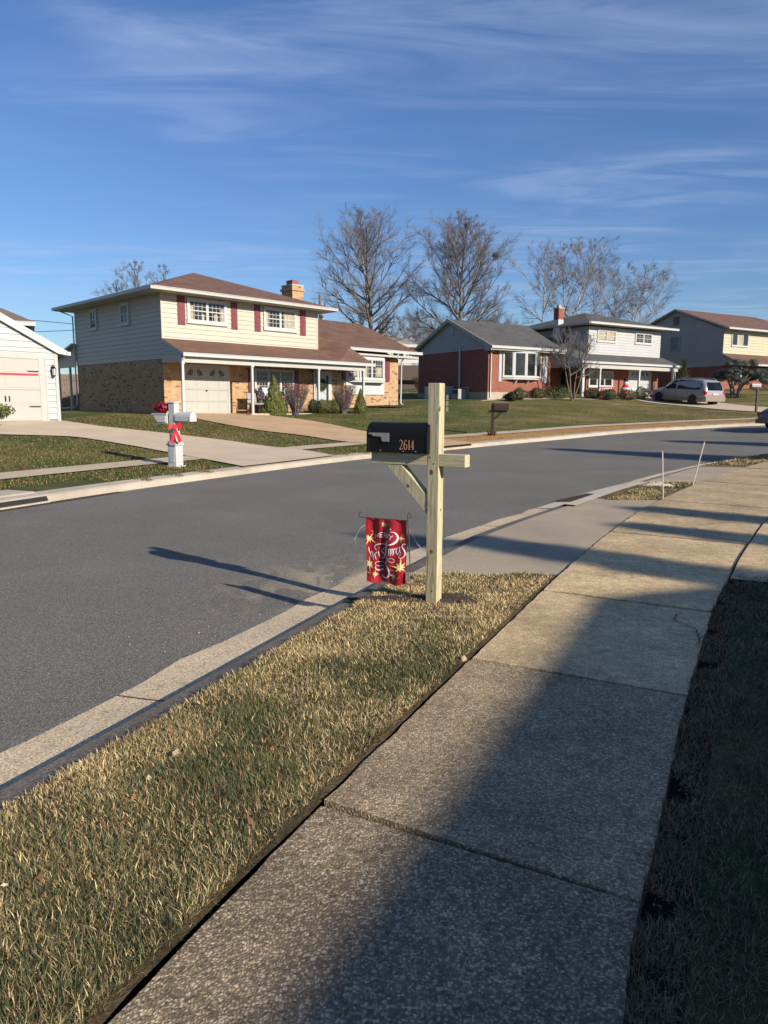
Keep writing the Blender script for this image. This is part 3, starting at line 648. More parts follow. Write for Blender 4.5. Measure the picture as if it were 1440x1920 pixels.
def hip_roof(par, x0, x1, y0, y1, z, pk, mat, th=.13, name='roof', ridge=0):
    """hip roof over the rectangle; pk = peak height, ridge = half length along x"""
    r = MB(); cx, cy = (x0+x1)/2, (y0+y1)/2; A = [(x0, y0, z), (x1, y0, z), (x1, y1, z), (x0, y1, z)]
    P, Q = (cx-ridge, cy, pk), (cx+ridge, cy, pk)
    if ridge: r.face([A[0], A[1], Q, P]); r.face([A[1], A[2], Q]); r.face([A[2], A[3], P, Q]); r.face([A[3], A[0], P])
    else:
        for k in range(4): r.face([A[k], A[(k+1) % 4], P])
    o = r.build(name, mat, par)
    s = MB(); i = .02
    s.face([(x0+i, y0+i, z-th), (x0+i, y1-i, z-th), (x1-i, y1-i, z-th), (x1-i, y0+i, z-th)])
    for (a, b) in ((0, 1), (1, 2), (2, 3), (3, 0)):
        s.face([(A[a][0], A[a][1], z-th-.01), (A[b][0], A[b][1], z-th-.01), (A[b][0], A[b][1], z-.003), (A[a][0], A[a][1], z-.003)])
    s.build('soffit', 'gutter', par); return o
def slab(par, P, th, mat, name='roof', under='gutter'):
    """roof plane polygon P with thickness: shingles on top, painted edge and underside"""
    r = MB(); n = len(P); r.face([(x, y, z+.006) for x, y, z in P], 0)
    lo = [(x, y, z-th) for x, y, z in P]; r.face(lo[::-1], 1)
    for k in range(n): r.face([lo[k], lo[(k+1) % n], P[(k+1) % n], P[k]], 1)
    return r.build(name, [mat, under], par)
def house(name, loc, az, label, group=None):
    return empty(name, loc, R(90-az), label, 'house', group)
# ---- house opposite, cream upper storey over brick
H1 = house('house', (-9.34, 31.0, 1.02), 45, 'cream two storey house with brown hip roof, maroon shutters and brick garage level')
F0 = front(); L0 = leftside()
w = MB()
w.box(.06, 8.43, .03, 8.8, -.6, 2.34); w.build('brick_wall', 'brick_tan', H1)
w = MB(); w.box(0, .06, 0, 8.8, -.6, 2.33); w.build('side_brick_wall', 'brick_tan', H1)
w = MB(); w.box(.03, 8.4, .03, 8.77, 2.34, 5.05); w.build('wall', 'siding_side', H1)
w = MB(); siding(w, F0, .0, 8.43, 3.05, 5.05, row=.195)
w.box(-.03, .05, -.035, .05, 3.1, 5.04); w.box(8.40, 8.46, -.035, .05, 3.1, 5.04); w.build('front_siding', 'siding_cream', H1)
w = MB(); siding(w, L0, .02, 8.8, 2.33, 5.05, row=.195); siding(w, L0, -1.55, .02, 2.36, 3.2, row=.12, clip=lambda z: (-1.55+max(0, (z-2.45))/.7*1.55, .02))
w.box(-.03, .0, -1.58, .0, 2.14, 2.36); w.build('side_siding', 'siding_cream', H1)
hip_roof(H1, -.72, 9.13, -.72, 9.5, 5.14, 6.86, 'roof_brown', ridge=.05)
gutter(H1, F0, -.72, 9.15, 5.15, .70, 'gutter', .13, .09)
w = MB(); w.box(-.83, -.72, -.78, 9.55, 5.02, 5.15); w.build('gutter', 'gutter', H1)
slab(H1, [(-.04, -1.66, 2.50), (8.43, -1.66, 2.50), (8.43, .0, 3.17), (-.04, .0, 3.17)], .10, 'roof_brown', 'porch_roof')
w = MB(); A_, B_, C_, D_, E_, F_ = (8.43, -1.66, 2.506), (10.72, -1.66, 2.506), (10.12, -.52, 3.366), (8.43, 0, 3.176), (10.12, .5, 3.77), (8.43, 1.5, 4.165)
for t_ in ((A_, B_, C_), (A_, C_, D_), (D_, C_, E_), (D_, E_, F_)): w.face(t_, 0)
w.face([(8.43, -1.66, 2.4), (10.12, -.5, 2.4), (10.72, -1.66, 2.4)], 1); w.face([(10.72, -1.66, 2.4), (10.12, -.5, 2.9), (10.12, -.52, 3.36), (10.72, -1.66, 2.506)], 1); w.build('porch_roof', ['roof_brown', 'gutter'], H1)
gutter(H1, F0, -.05, 10.78, 2.50, 1.66)
w = MB(); w.box(.0, 10.3, -1.56, -1.44, 2.12, 2.38); w.box(0, 10.3, -1.44, 0, 2.30, 2.36); w.build('porch_beam', 'gutter', H1)
for x in (.03, 3.42, 7.22, 10.17): post_(H1, x, -1.52, -.04 if x < 9 else .0, 2.14)
w = MB(); w.box(3.3, 10.2, -1.6, .02, -.3, .03); w.build('porch_floor', 'walk_far', H1)
garage_door(H1, F0, .93, 3.12, .02, 2.08)
w = MB(); mbox(w, F0, .84, .93, .0, 2.16, 0, .05); mbox(w, F0, 3.12, 3.22, .0, 2.16, 0, .05); mbox(w, F0, .93, 3.12, 2.08, 2.16, 0, .05)
w.face([F0(2.75, 2.08, .047), F0(3.12, 2.08, .047), F0(3.12, 1.74, .047)]); w.face([F0(.93, 2.08, .047), F0(1.3, 2.08, .047), F0(.93, 1.74, .047)]); w.build('door_frame', 'gutter', H1)
w = MB(); mbox(w, F0, 1.98, 2.06, 1.0, 1.06, .03, .07); w.build('door_handle', 'black_metal', H1)
shutter(H1, F0, 4.27, 4.58, .92, 2.08); shutter(H1, F0, 6.9, 7.2, .92, 2.08)
window(H1, F0, 4.66, 6.8, 1.05, 2.0, 3, 4, 4, trim='white_trim', curtain=[(.02, .1, 0, .3), (.9, .98, .0, .9)])
cur = [(.01, .11, 0, .72), (.34, .42, 0, .35), (.70, .80, .0, .4), (.9, .98, 0, .7)]
for (a0, a1, sh) in ((1.3, 3.04, ((.74, 1.1), (3.4, 3.73))), (5.28, 6.98, ((4.66, 5.0), (7.33, 7.68)))):
    window(H1, F0, a0, a1, 4.02, 4.83, 2, 4, 4, casing=.12, curtain=cur if a0 < 3 else [(.01, .1, 0, .9), (.62, .98, 0, .95)])
    for s in sh: shutter(H1, F0, s[0], s[1], 3.78, 4.97)
for (a0, a1) in ((6.24, 6.82), (2.9, 3.55)):
    window(H1, L0, a0, a1, 4.02, 4.8, 1, 2, 4, trim='white_trim', curtain=[(.05, .95, .5, .97)] if a0 < 4 else None)
# entry and living wing
w = MB(); mbox(w, F0, 8.15, 9.32, .12, 2.12, 0, .06); mbox(w, F0, 8.95, 9.1, .3, 1.9, .06, .065, 1); w.build('door_frame', ['white_trim', 'dark'], H1)
w = MB(); mbox(w, F0, 8.25, 8.9, .16, 2.0, .06, .1)
for q in ((8.32, 8.55), (8.6, 8.83)):
    mbox(w, F0, q[0], q[1], .28, .9, .1, .108); mbox(w, F0, q[0], q[1], 1.0, 1.85, .1, .108)
dr = w.build('front_door', 'white', H1); w = MB(); w.lathe([(.0, .0), (.03, .02), (.03, .05), (0, .06)], (8.85, -.16, 1.0), 8, axis='y'); w.build('door_handle', 'gold', dr)
w = MB(); w.box(8.43, 14.3, .02, 8.8, -.5, 2.96); w.build('wing_wall', 'brick_tan', H1)
w = MB(); w.box(9.38, 14.34, -.03, .03, -.3, .34); w.build('foundation', 'walk_far', H1)
slab(H1, [(10.12, -.52, 3.36), (15.42, -.52, 3.36), (15.42, 4.4, 5.3), (8.2, 4.4, 5.3), (8.2, 1.5, 4.155), (8.43, 1.5, 4.155), (10.12, .5, 3.76)], .12, 'roof_brown', 'wing_roof')
slab(H1, [(15.42, 9.3, 3.36), (8.2, 9.3, 3.36), (8.2, 4.4, 5.3), (15.42, 4.4, 5.3)], .12, 'roof_brown', 'wing_roof')
w = MB(); w.prism([(14.2, .03, 2.9), (14.2, 8.8, 2.9), (14.2, 4.4, 5.15)], (.1, 0, 0)); w.build('gable_wall', 'siding_cream', H1)
gutter(H1, F0, 10.1, 15.6, 3.36, .52)
w = MB(); w.box(10.12, 15.4, -.52, .02, 3.0, 3.1); w.build('soffit', 'gutter', H1)
# bow window of the wing
bw = MB(); prof = [(10.32, 0), (10.95, -.34), (12.78, -.34), (13.05, 0)]
for z0, z1, g_, m in ((.98, 1.62, .0, 0), (1.62, 1.74, .07, 0), (2.86, 3.0, .05, 0)):
    P = [(prof[0][0]-g_, .02), (prof[1][0]-g_*.6, prof[1][1]-g_), (prof[2][0]+g_*.6, prof[2][1]-g_), (prof[3][0]+g_, .02)] if z0 > 1.5 else [(10.3, .0), (10.3, -.05), (13.15, -.05), (13.15, .0)]
    bw.prism([(x, y, z0) for x, y in P], (0, 0, z1-z0), m)
bw.prism([(10.5, 0, 1.40), (10.98, -.28, 1.62), (12.74, -.28, 1.62), (12.98, 0, 1.40)], (0, 0, .001)) if False else None
for x, y in prof: bw.box(x-.035, x+.035, y-.02, y+.05, 1.70, 2.9)
bwo = bw.build('bow_window', 'white_trim', H1)
def facet(p, q):
    p = Vector((*p, 0)); q = Vector((*q, 0)); d = (q-p); L = d.length; d.normalize(); n = Vector((d.y, -d.x, 0))
    return (lambda a, b, dd: tuple(p+d*a+n*dd+Vector((0, 0, b)))), L
for k, (u_, c_) in enumerate(((1, 3), (2, 5), (1, 1))):
    mp, L = facet(prof[k], prof[k+1]); wn_ = window(bwo, mp, .1, L-.1, 1.84, 2.8, u_, c_ if k != 1 else 4, 4 if k != 2 else 1, casing=.095, sash=False, curtain=[(.05, .3, 0, .8), (.7, .95, .1, .6)])
for s in ((10.08, 10.24), (13.2, 13.58)): shutter(H1, F0, s[0], s[1], 1.7, 2.9)
w = MB(); w.box(8.62, 9.35, 2.2, 3.1, 2.5, 6.55); w.box(8.56, 9.41, 2.14, 3.16, 6.3, 6.42); w.box(8.6, 9.37, 2.18, 3.12, 6.55, 6.62, 1); w.box(8.78, 9.2, 2.4, 2.9, 6.62, 6.86, 2)
w.build('chimney', ['brick_tan', 'gutter', 'brick_red'], H1)
w = MB(); w.lathe([(.05, 5.2), (.05, 5.42), (.13, 5.44), (.13, 5.52), (.02, 5.6)], (12.5, 4.5, 0), 10); w.build('roof_vent', 'rust', H1)
downspout(H1, [(14.42, -.6, 3.2), (14.42, -.12, 2.85), (14.42, -.08, .55), (14.5, -.2, .45)])
downspout(H1, [(.05, -1.7, 2.38), (-.02, -1.6, 2.15), (-.02, -1.56, .1)])
downspout(H1, [(-.5, 9.3, 5.0), (-.08, 8.86, 4.75), (-.08, 8.86, .35), (-.2, 9.0, .24), (-.5, 9.7, .2)])
# lean-to porch at the back left
for y in (9.7, 11.2): w = MB(); w.box(-.06, .04, y-.05, y+.05, .1, 2.3); w.build('back_post', 'white_trim', H1)
w = MB(); siding(w, leftside(-.0), 8.8, 11.4, 2.26, 3.35, row=.18, clip=lambda z: (8.85, max(8.87, 11.5-(max(0, z-2.7))/.66*2.6))); w.build('back_gable', 'siding_cream', H1)
slab(H1, [(-.25, 8.8, 3.42), (4, 8.8, 3.42), (4, 11.7, 2.74), (-.25, 11.7, 2.74)], .08, 'roof_tan', 'back_roof')
# outdoor things at the porch
ch = empty('porch_chair', (0, 0, 0)); ch.parent = None; tag(ch, 'dark metal framed chair on the porch between garage and cone shaped evergreen', 'chair')
_u = Vector((math.sin(R(45)), math.cos(R(45)), 0)); _v = Vector((-math.cos(R(45)), math.sin(R(45)), 0))
def h1w(u, v, z): p = Vector((-9.34, 31.0, 1.02))+_u*u+_v*v; return (p.x, p.y, p.z+z)
ch.location = h1w(3.95, -1.0, .03); ch.rotation_euler = (0, 0, R(45))
w = MB()
for x in (-.28, .28): w.tube([(x, -.28, 0), (x, -.28, .62), (x, .28, .62), (x, .3, 0)], .02, 6)
w.tube([(-.28, .25, .62), (-.25, .34, .95), (.25, .34, .95), (.28, .25, .62)], .02, 6); w.build('frame', 'black_metal', ch)
w = MB(); w.box(-.26, .26, -.26, .24, .40, .46); w.build('seat', 'grey_plastic', ch)
w = MB(); w.prism([(-.25, .27, .48), (.25, .27, .48), (.25, .35, .92), (-.25, .35, .92)], (0, .03, 0)); w.build('backrest', 'grey_plastic', ch)
wr = empty('wreath', h1w(8.57, -.15, 1.42), R(45), 'dark green christmas wreath on the white front door', 'wreath')
w = MB(); n = 220
for k in range(n):
    a = random.uniform(0, 2*math.pi); rr = .25+random.gauss(0, .035); p = Vector((rr*math.cos(a), random.gauss(-.02, .02), rr*math.sin(a))); q = p+Vector((random.gauss(0, .06), -.03, random.gauss(0, .06)))
    w.tube([p, q], [.012, .004], 3)
w.lathe([(.2, -.03), (.3, -.03), (.3, .03), (.2, .03), (.2, -.03)], (0, 0, 0), 20, axis='y'); w.build('greenery', 'wreath', wr)
def rocker(loc, rz, lab):
    o = empty('rocking_chair', loc, rz, lab, 'chair', 'white porch chairs')
    w = MB()
    for x in (-.28, .28):
        w.tube([(x, -.42, .06), (x, -.2, .01), (x, .15, .01), (x, .45, .09)], .022, 6)
        w.tube([(x, -.25, .02), (x, -.25, .62)], .022, 6); w.tube([(x, .2, .02), (x, .22, .5), (x, .34, 1.12)], .022, 6); w.tube([(x, -.3, .62), (x, .26, .63)], .028, 6)
    w.build('frame', 'plastic_white', o)
    w = MB(); w.box(-.28, .28, -.26, .24, .40, .44); w.build('seat', 'plastic_white', o)
    w = MB()
    for k in range(6): x = -.23+k*.092; w.prism([(x-.03, .23, .46), (x+.03, .23, .46), (x+.03, .35, 1.1), (x-.03, .35, 1.1)], (0, .02, 0))
    w.box(-.28, .28, .32, .36, 1.06, 1.18); w.build('backrest', 'plastic_white', o); return o
rocker(h1w(4.75, -.75, .03), R(30), 'white rocking chair on the cream house porch, left of the two')
rocker(h1w(6.3, -.75, .03), R(50), 'white rocking chair on the cream house porch behind the red twig shrub')
# ---- garage of the house on the left
H0 = house('house', (-11.07, 24.8, .86), 43, 'white gable fronted garage with red striped door at the left edge'); H0['category'] = 'garage'
w = MB(); w.box(-6.2, -.02, .02, 7, -.5, 2.42); w.build('wall', 'siding_side', H0)
w = MB(); siding(w, F0, -6.2, 0, .06, 2.4, row=.2)
gz_ = lambda z: (-6.2+max(0, z-2.42)/.53, -max(0, z-2.42)/.53)
siding(w, F0, -6.2, 0, 2.4, 4.0, row=.2, clip=gz_); w.box(-.08, .03, -.045, .03, -.05, 2.5); w.build('front_siding', 'siding_white', H0)
w = MB(); siding(w, lambda a, b, d: (d, a, b), 0, 7, -.1, 2.4, row=.2); w.build('side_siding', 'siding_white', H0)
slab(H0, [(.34, -.13, 2.33), (-3.1, -.13, 4.15), (-3.1, 7.3, 4.15), (.34, 7.3, 2.33)], .13, 'roof_tan', 'roof', 'white_trim'); slab(H0, [(-6.54, -.13, 2.33), (-6.54, 7.3, 2.33), (-3.1, 7.3, 4.15), (-3.1, -.13, 4.15)], .13, 'roof_tan', 'roof', 'white_trim')
w = MB(); w.prism([(.34, -.15, 2.20), (.34, -.15, 2.34), (-3.1, -.15, 4.16), (-3.1, -.15, 3.92), (.02, -.15, 2.25)], (0, .05, 0)); w.box(.3, .42, -.2, 7.3, 2.20, 2.32); w.build('bargeboard', 'white_trim', H0)
gd = garage_door(H0, F0, -5.2, -.60, .02, 2.04, 'cream_door', 0, 4)
w = MB(); mbox(w, F0, -.60, -.36, -.02, 2.14, 0, .045); mbox(w, F0, -.42, -.36, -.02, 2.14, .045, .06); mbox(w, F0, -5.44, -5.2, -.02, 2.14, 0, .045); mbox(w, F0, -5.2, -.6, 2.04, 2.22, 0, .05); w.build('door_frame', 'gutter', H0)
for z in (1.62, .47):
    w = MB(); mbox(w, F0, -.95, -.62, z, z+.035, .03, .05); mbox(w, F0, -1.0, -.93, z+.008, z+.028, .03, .045); w.build('strap_hinge', 'black_metal', gd)
for x in (-1.72, -1.60):
    w = MB(); w.tube([F0(x, .64, .03), F0(x, .66, .09), F0(x, .80, .09), F0(x, .83, .03)], .013, 6); w.build('door_handle', 'black_metal', gd)
rb = MB(); mbox(rb, F0, -5.2, -.64, 1.50, 1.56, .045, .05); rbo = rb.build('ribbon', 'ribbon_red'); rbo.location = H0.location; rbo.rotation_euler = H0.rotation_euler; tag(rbo, 'thin red ribbon stretched across the white garage door', 'ribbon')
wl = empty('wall_lantern', (0, 0, 0), 0, 'black carriage lantern on the white siding beside the garage door', 'wall lamp'); wl.location = H0.matrix_basis @ Vector((-.16, 0, 1.72)); wl.rotation_euler = H0.rotation_euler
w = MB(); w.box(-.05, .05, -.05, 0, -.1, .1); w.tube([(0, -.04, .1), (0, -.12, .16), (0, -.15, .08)], .012, 6); w.build('bracket', 'black_metal', wl)
w = MB(); w.lathe([(.09, .03), (.02, .1), (0, .11)], (0, -.15, 0), 6)
for k in range(6): a = k*math.pi/3; w.tube([(.07*math.cos(a), -.15+.07*math.sin(a), .03), (.05*math.cos(a), -.15+.05*math.sin(a), -.2)], .007, 4)
w.lathe([(.02, -.24), (.055, -.2), (.055, -.19)], (0, -.15, 0), 6); w.build('lantern_cage', 'black_metal', wl)
w = MB(); w.lathe([(.045, -.19), (.06, .02)], (0, -.15, 0), 6); w.build('lantern_glass', 'lamp_clear', wl)
# ---- red brick split level with charcoal roof
H2 = house('house', (6.2, 44.0, 1.84), 58, 'red brick split level house with charcoal roofs and white upper storey')
w = MB(); w.box(0, 5.1, 0, 7.34, .42, 2.98); w.build('brick_wall', 'brick_red', H2)
w = MB(); w.box(-.03, 5.13, -.03, 7.37, -.6, .42); w.build('foundation', 'curb_far', H2)
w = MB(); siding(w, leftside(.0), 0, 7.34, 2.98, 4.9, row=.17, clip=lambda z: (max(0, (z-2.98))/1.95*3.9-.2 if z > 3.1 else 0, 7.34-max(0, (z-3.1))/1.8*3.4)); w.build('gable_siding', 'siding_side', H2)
w = MB(); w.box(-.05, .0, 3.4, 4.0, 4.0, 4.5); w.build('gable_vent', 'siding_side', H2)
slab(H2, [(-.22, -.5, 3.12), (5.75, -.5, 3.12), (6.5, 3.8, 5.02), (-.22, 3.8, 5.02)], .14, 'roof_grey', 'wing_roof'); slab(H2, [(-.22, 8.1, 3.12), (-.22, 3.8, 5.02), (6.5, 3.8, 5.02), (6.5, 8.1, 3.12)], .14, 'roof_grey', 'wing_roof')
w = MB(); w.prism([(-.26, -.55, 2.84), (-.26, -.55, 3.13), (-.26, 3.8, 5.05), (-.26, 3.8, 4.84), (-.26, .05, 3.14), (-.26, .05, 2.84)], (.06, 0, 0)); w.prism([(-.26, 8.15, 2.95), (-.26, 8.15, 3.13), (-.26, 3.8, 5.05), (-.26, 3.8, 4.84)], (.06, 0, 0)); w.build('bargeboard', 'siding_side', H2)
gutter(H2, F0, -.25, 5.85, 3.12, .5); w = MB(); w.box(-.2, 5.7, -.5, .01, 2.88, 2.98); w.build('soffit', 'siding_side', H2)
prof = [(1.1, 0), (1.75, -.26), (2.6, -.42), (3.45, -.36), (4.2, 0)]
bw = MB()
for z0, z1, g_ in ((1.2, 1.34, .05), (2.84, 2.96, .02)): bw.prism([(x, y-g_, z0) for x, y in [(prof[0][0]-g_, .02+g_)]+prof[1:-1]+[(prof[-1][0]+g_, .02+g_)]], (0, 0, z1-z0))
for x in (2.1, 3.1): bw.prism([(x-.04, 0, .85), (x-.04, -.3, 1.2), (x-.04, 0, 1.2)], (.08, 0, 0))
for x, y in prof: bw.box(x-.035, x+.035, y-.02, y+.05, 1.30, 2.88)
bwo = bw.build('bow_window', 'white_trim', H2)
for k in range(4):
    mp, L = facet(prof[k], prof[k+1]); wi = window(bwo, mp, .09, L-.05, 1.40, 2.8, 1, 1, 1, casing=.07, sash=False)
    if k in (0, 1, 2, 3): q = MB(); mbox(q, mp, L*.52, L-.09, 1.42, 2.78, .02, .028); q.build('blind', 'blind', wi)
for s in ((.8, 1.02), (4.42, 4.80)): shutter(H2, F0, s[0], s[1], 1.06, 2.86, 'white')
downspout(H2, [(.25, -.62, 3.0), (.14, -.08, 2.75), (.14, -.08, .1)]); downspout(H2, [(-.07, 2.7, 3.3), (-.07, 2.7, .1)], r=.06)
w = MB(); mbox(w, leftside(), 1.75, 2.4, .35, .75, .03, .09); mbox(w, leftside(), 1.85, 2.3, .45, .68, .09, .095, 1); w.build('vent_window', ['siding_side', 'dark'], H2)
# two storey block
F4 = front(4); U0 = 12.77; U1 = 20.9
w = MB(); w.box(U0, U1, 4.02, 12.2, -.2, 3.1); w.build('block_brick_wall', 'brick_red', H2)
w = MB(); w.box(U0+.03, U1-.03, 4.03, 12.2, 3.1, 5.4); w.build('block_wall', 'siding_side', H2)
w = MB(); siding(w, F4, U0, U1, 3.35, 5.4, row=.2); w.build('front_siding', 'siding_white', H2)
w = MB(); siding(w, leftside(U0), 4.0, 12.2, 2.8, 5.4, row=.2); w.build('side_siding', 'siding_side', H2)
hip_roof(H2, 12.1, 22.0, 3.3, 13.0, 5.62, 7.0, 'roof_grey', ridge=.4)
gutter(H2, front(3.3), 12.1, 22.05, 5.63, .0); w = MB(); w.box(12.0, 12.1, 3.25, 13.0, 5.5, 5.62); w.build('gutter', 'gutter', H2)
window(H2, F4, 13.75, 15.6, 4.42, 5.12, 2, 1, 2, casing=.1, curtain=[(.04, .44, .1, .95), (.56, .96, .1, .95)]); window(H2, F4, 17.95, 19.75, 4.46, 5.12, 2, 2, 4, casing=.1)
slab(H2, [(10.5, 2.4, 2.74), (21.3, 2.4, 2.74), (21.3, 4.03, 3.42), (10.5, 4.03, 3.42)], .10, 'roof_grey', 'porch_roof'); slab(H2, [(8.6, 4.0, 3.40), (12.8, 4.0, 3.40), (12.8, 7.2, 4.75), (8.6, 7.2, 4.75)], .10, 'roof_grey', 'porch_roof')
gutter(H2, front(2.4), 10.45, 21.4, 2.74, 0); w = MB(); w.box(10.6, 21.2, 2.45, 2.6, 2.28, 2.6); w.box(10.6, 21.2, 2.6, 4, 2.45, 2.52); w.build('porch_beam', 'gutter', H2)
w = MB(); siding(w, leftside(10.5), 2.45, 7, 2.36, 3.6, row=.15, clip=lambda z: (2.45+max(0, z-2.7)/.42, 7)); w.build('porch_gable_siding', 'siding_grey', H2)
w = MB(); w.box(8.0, 12.77, 6, 6.2, -.2, 3.2); w.build('entry_wall', 'brick_red', H2)
w = MB(); mbox(w, front(6), 12.75-.75, 12.72, .35, 2.4, 0, .05); mbox(w, front(6), 12.1, 12.6, 1.2, 2.2, .05, .06, 1); w.build('front_door', ['curb_dark', 'glass'], H2)
for x, ww in ((10.75, .22), (12.5, .13), (16.75, .13), (20.7, .14)): post_(H2, x, 2.52, .1, 2.3, ww)
w = MB(); w.box(8.5, 17, 2.3, 6, -.2, .2); w.build('porch_floor', 'walk_far', H2)
window(H2, F4, 13.05, 15.45, 1.12, 2.12, 3, 1, 2, casing=.12, curtain=[(.02, .98, .5, .97)]); garage_door(H2, F4, 17.45, 19.85, .25, 2.38, 'white', 4, 4)
w = MB(); mbox(w, F4, 17.3, 17.45, .2, 2.5, 0, .05); mbox(w, F4, 19.85, 20.0, .2, 2.5, 0, .05); mbox(w, F4, 17.45, 19.85, 2.38, 2.5, 0, .05); w.build('door_frame', 'gutter', H2)
w = MB(); w.box(12.1, 12.62, 6.4, 6.92, 3.5, 6.05, 2); w.box(12.1, 12.62, 6.4, 6.92, 6.05, 6.85, 0); w.box(12.06, 12.66, 6.36, 6.96, 6.85, 6.93, 1); w.box(12.24, 12.48, 6.54, 6.78, 6.93, 7.12, 1); w.build('chimney', ['brick_red', 'walk_far', 'white_trim'], H2)
downspout(H2, [(21.3, 2.3, 2.62), (20.95, 2.5, 2.4), (20.9, 2.5, .3)])
# ---- yellow house at the right edge
H3 = house('house', (28.41, 62.0, 2.94), 60, 'pale yellow two storey house with brown gable roof at the right edge')
w = MB(); w.box(.03, 13, .03, 9.6, 2.0, 4.95); w.build('wall', 'siding_side', H3)
w = MB(); w.box(0.01, 13, .0, 9.6, -.6, 2.0); w.build('brick_wall', 'brick_red', H3)
w = MB(); siding(w, F0, 0, 13, 2.95, 4.95, row=.25); w.build('front_siding', 'siding_yellow', H3)
w = MB(); siding(w, L0, 0, 9.6, 1.9, 4.9, row=.25); siding(w, L0, 0, 9.6, 4.9, 6.9, row=.25, clip=lambda z: ((z-4.9)/2.0*4.8, 9.6-(z-4.9)/2.0*4.8)); w.prism([(-.022, -1.7, 1.95), (-.022, 0, 2.75), (-.022, 0, 1.95)], (.04, 0, 0)); w.build('side_siding', 'siding_side', H3)  # side siding darker than the front: shade put into its colour
slab(H3, [(-.35, -.65, 5.0), (13.5, -.65, 5.0), (11.3, 4.8, 7.05), (-.35, 4.8, 7.05)], .14, 'roof_brown', 'roof', 'siding_side'); slab(H3, [(-.35, 10.2, 5.0), (-.35, 4.8, 7.05), (11.3, 4.8, 7.05), (13.5, 10.2, 5.0)], .14, 'roof_brown', 'roof', 'siding_side')
gutter(H3, F0, -.4, 13.5, 5.02, .65); slab(H3, [(-.15, -1.85, 2.02), (13, -1.85, 2.02), (13, 0, 2.95), (-.15, 0, 2.95)], .12, 'roof_brown', 'porch_roof', 'siding_side'); gutter(H3, F0, -.2, 13, 2.02, 1.85)
window(H3, F0, 1.1, 3.25, 3.66, 4.66, 3, 1, 1, casing=.08, sash=False, curtain=[(.36, .64, 0, .98)]); window(H3, F0, 5.0, 7.3, .9, 1.8, 3, 1, 1, casing=.08)
for a in (4.3, 6.7): window(H3, L0, a, a+.95, 3.5, 4.65, 1, 1, 2, trim='siding_side', casing=.05)
w = MB(); mbox(w, L0, 4.5, 5.1, 5.65, 6.4, .0, .06); w.build('gable_vent', 'curb_dark', H3)
w = MB(); w.box(4.6, 5.6, -1.8, -1.6, -.3, 1.2); w.build('brick_pier', 'brick_red', H3)
for x in (.1, 6.5): post_(H3, x, -1.72, -.2, 1.9, .14)
# ---- roofs further back
H4 = house('house', (-24.6, 43.4, 1.4), 64, 'distant cream house whose brown hip roof shows above the white garage')
w = MB(); w.box(-9, 3.2, 0, 8, 0, 5.0); w.build('wall', 'siding_white', H4)
slab(H4, [(-9.5, -.5, 4.9), (3.7, -.5, 4.9), (1.9, 4, 6.1), (-9.5, 4, 6.1)], .2, 'roof_tan', 'roof', 'gutter'); slab(H4, [(-9.5, 8.5, 4.9), (-9.5, 4, 6.1), (1.9, 4, 6.1), (3.7, 8.5, 4.9)], .2, 'roof_tan', 'roof', 'gutter'); slab(H4, [(3.7, -.5, 4.9), (3.7, 8.5, 4.9), (1.9, 4, 6.1)], .2, 'roof_tan', 'roof', 'gutter')
gutter(H4, F0, -9.5, 3.75, 4.9, .5, h=.25)
H5 = house('house', (-3.2, 78.0, 2.7), 75, 'pale far house with a grey roof between the brown roof and the red brick gable')
w = MB(); w.box(0, 6.3, 0, 8, 0, 5.2); w.build('wall', 'siding_white', H5)
hip_roof(H5, -.5, 6.8, -.5, 8.5, 5.2, 6.9, 'roof_pale', .3, ridge=1.6)
w = MB(); siding(w, F0, 0, 6.3, 2.6, 5.1, row=.25); w.build('front_siding', 'siding_white', H5)
window(H5, F0, 4.2, 5.4, 3.3, 4.3, 2, 1, 1)
w = MB(); w.box(0, 9, -6, -5.8, 2.9, 3.25); w.build('deck_beam', 'white_trim', H5)
for x in (0.1, 3, 6, 8.9): post_(H5, x, -5.9, -.5, 2.95, .2)
w = MB(); w.box(3.3, 9, -2.2, -2, -.5, 2.9); w.build('deck_wall', 'brown_wood', H5)
# ---------------------------------------------------------------- plants
class Tubes:
    """many thin tapered branches, gathered as arrays"""
    def __init__(s): s.V = []; s.F = []; s.n = 0; s.C = []
    def add(s, P, r, k=3, c=None):
        P = np.asarray(P, float); n = len(P); d = np.gradient(P, axis=0); d /= np.maximum(np.linalg.norm(d, axis=1), 1e-9)[:, None]
        ref = np.array([.31, .17, .93]) if abs(d[0, 2]) < .85 else np.array([1., .2, .1])
        a = np.cross(d, ref); a /= np.maximum(np.linalg.norm(a, axis=1), 1e-9)[:, None]; b = np.cross(d, a)
        th = np.arange(k)*2*np.pi/k; r = np.asarray(r, float)
        V = P[:, None]+(a[:, None]*np.cos(th)[None, :, None]+b[:, None]*np.sin(th)[None, :, None])*r[:, None, None]
        i, j = np.meshgrid(np.arange(n-1), np.arange(k), indexing='ij'); i = i.ravel(); j = j.ravel(); j2 = (j+1) % k
        s.F.append(np.c_[i*k+j, i*k+j2, (i+1)*k+j2, (i+1)*k+j]+s.n); s.V.append(V.reshape(-1, 3)); s.n += n*k
    def build(s, name, mat, parent): return npmesh(name, np.concatenate(s.V), np.concatenate(s.F), mat, parent=parent, smooth_=True)
def vec(*a): return np.array(a, float)
def unit(v): return v/max(np.linalg.norm(v), 1e-9)
def wander(rng, p, d, L, n, curl, up):
    P = [p]; d = unit(d); st = L/n
    for i in range(n):
        d = unit(d+rng.normal(0, curl, 3)+vec(0, 0, up)); P.append(P[-1]+d*st)
    return np.array(P), d
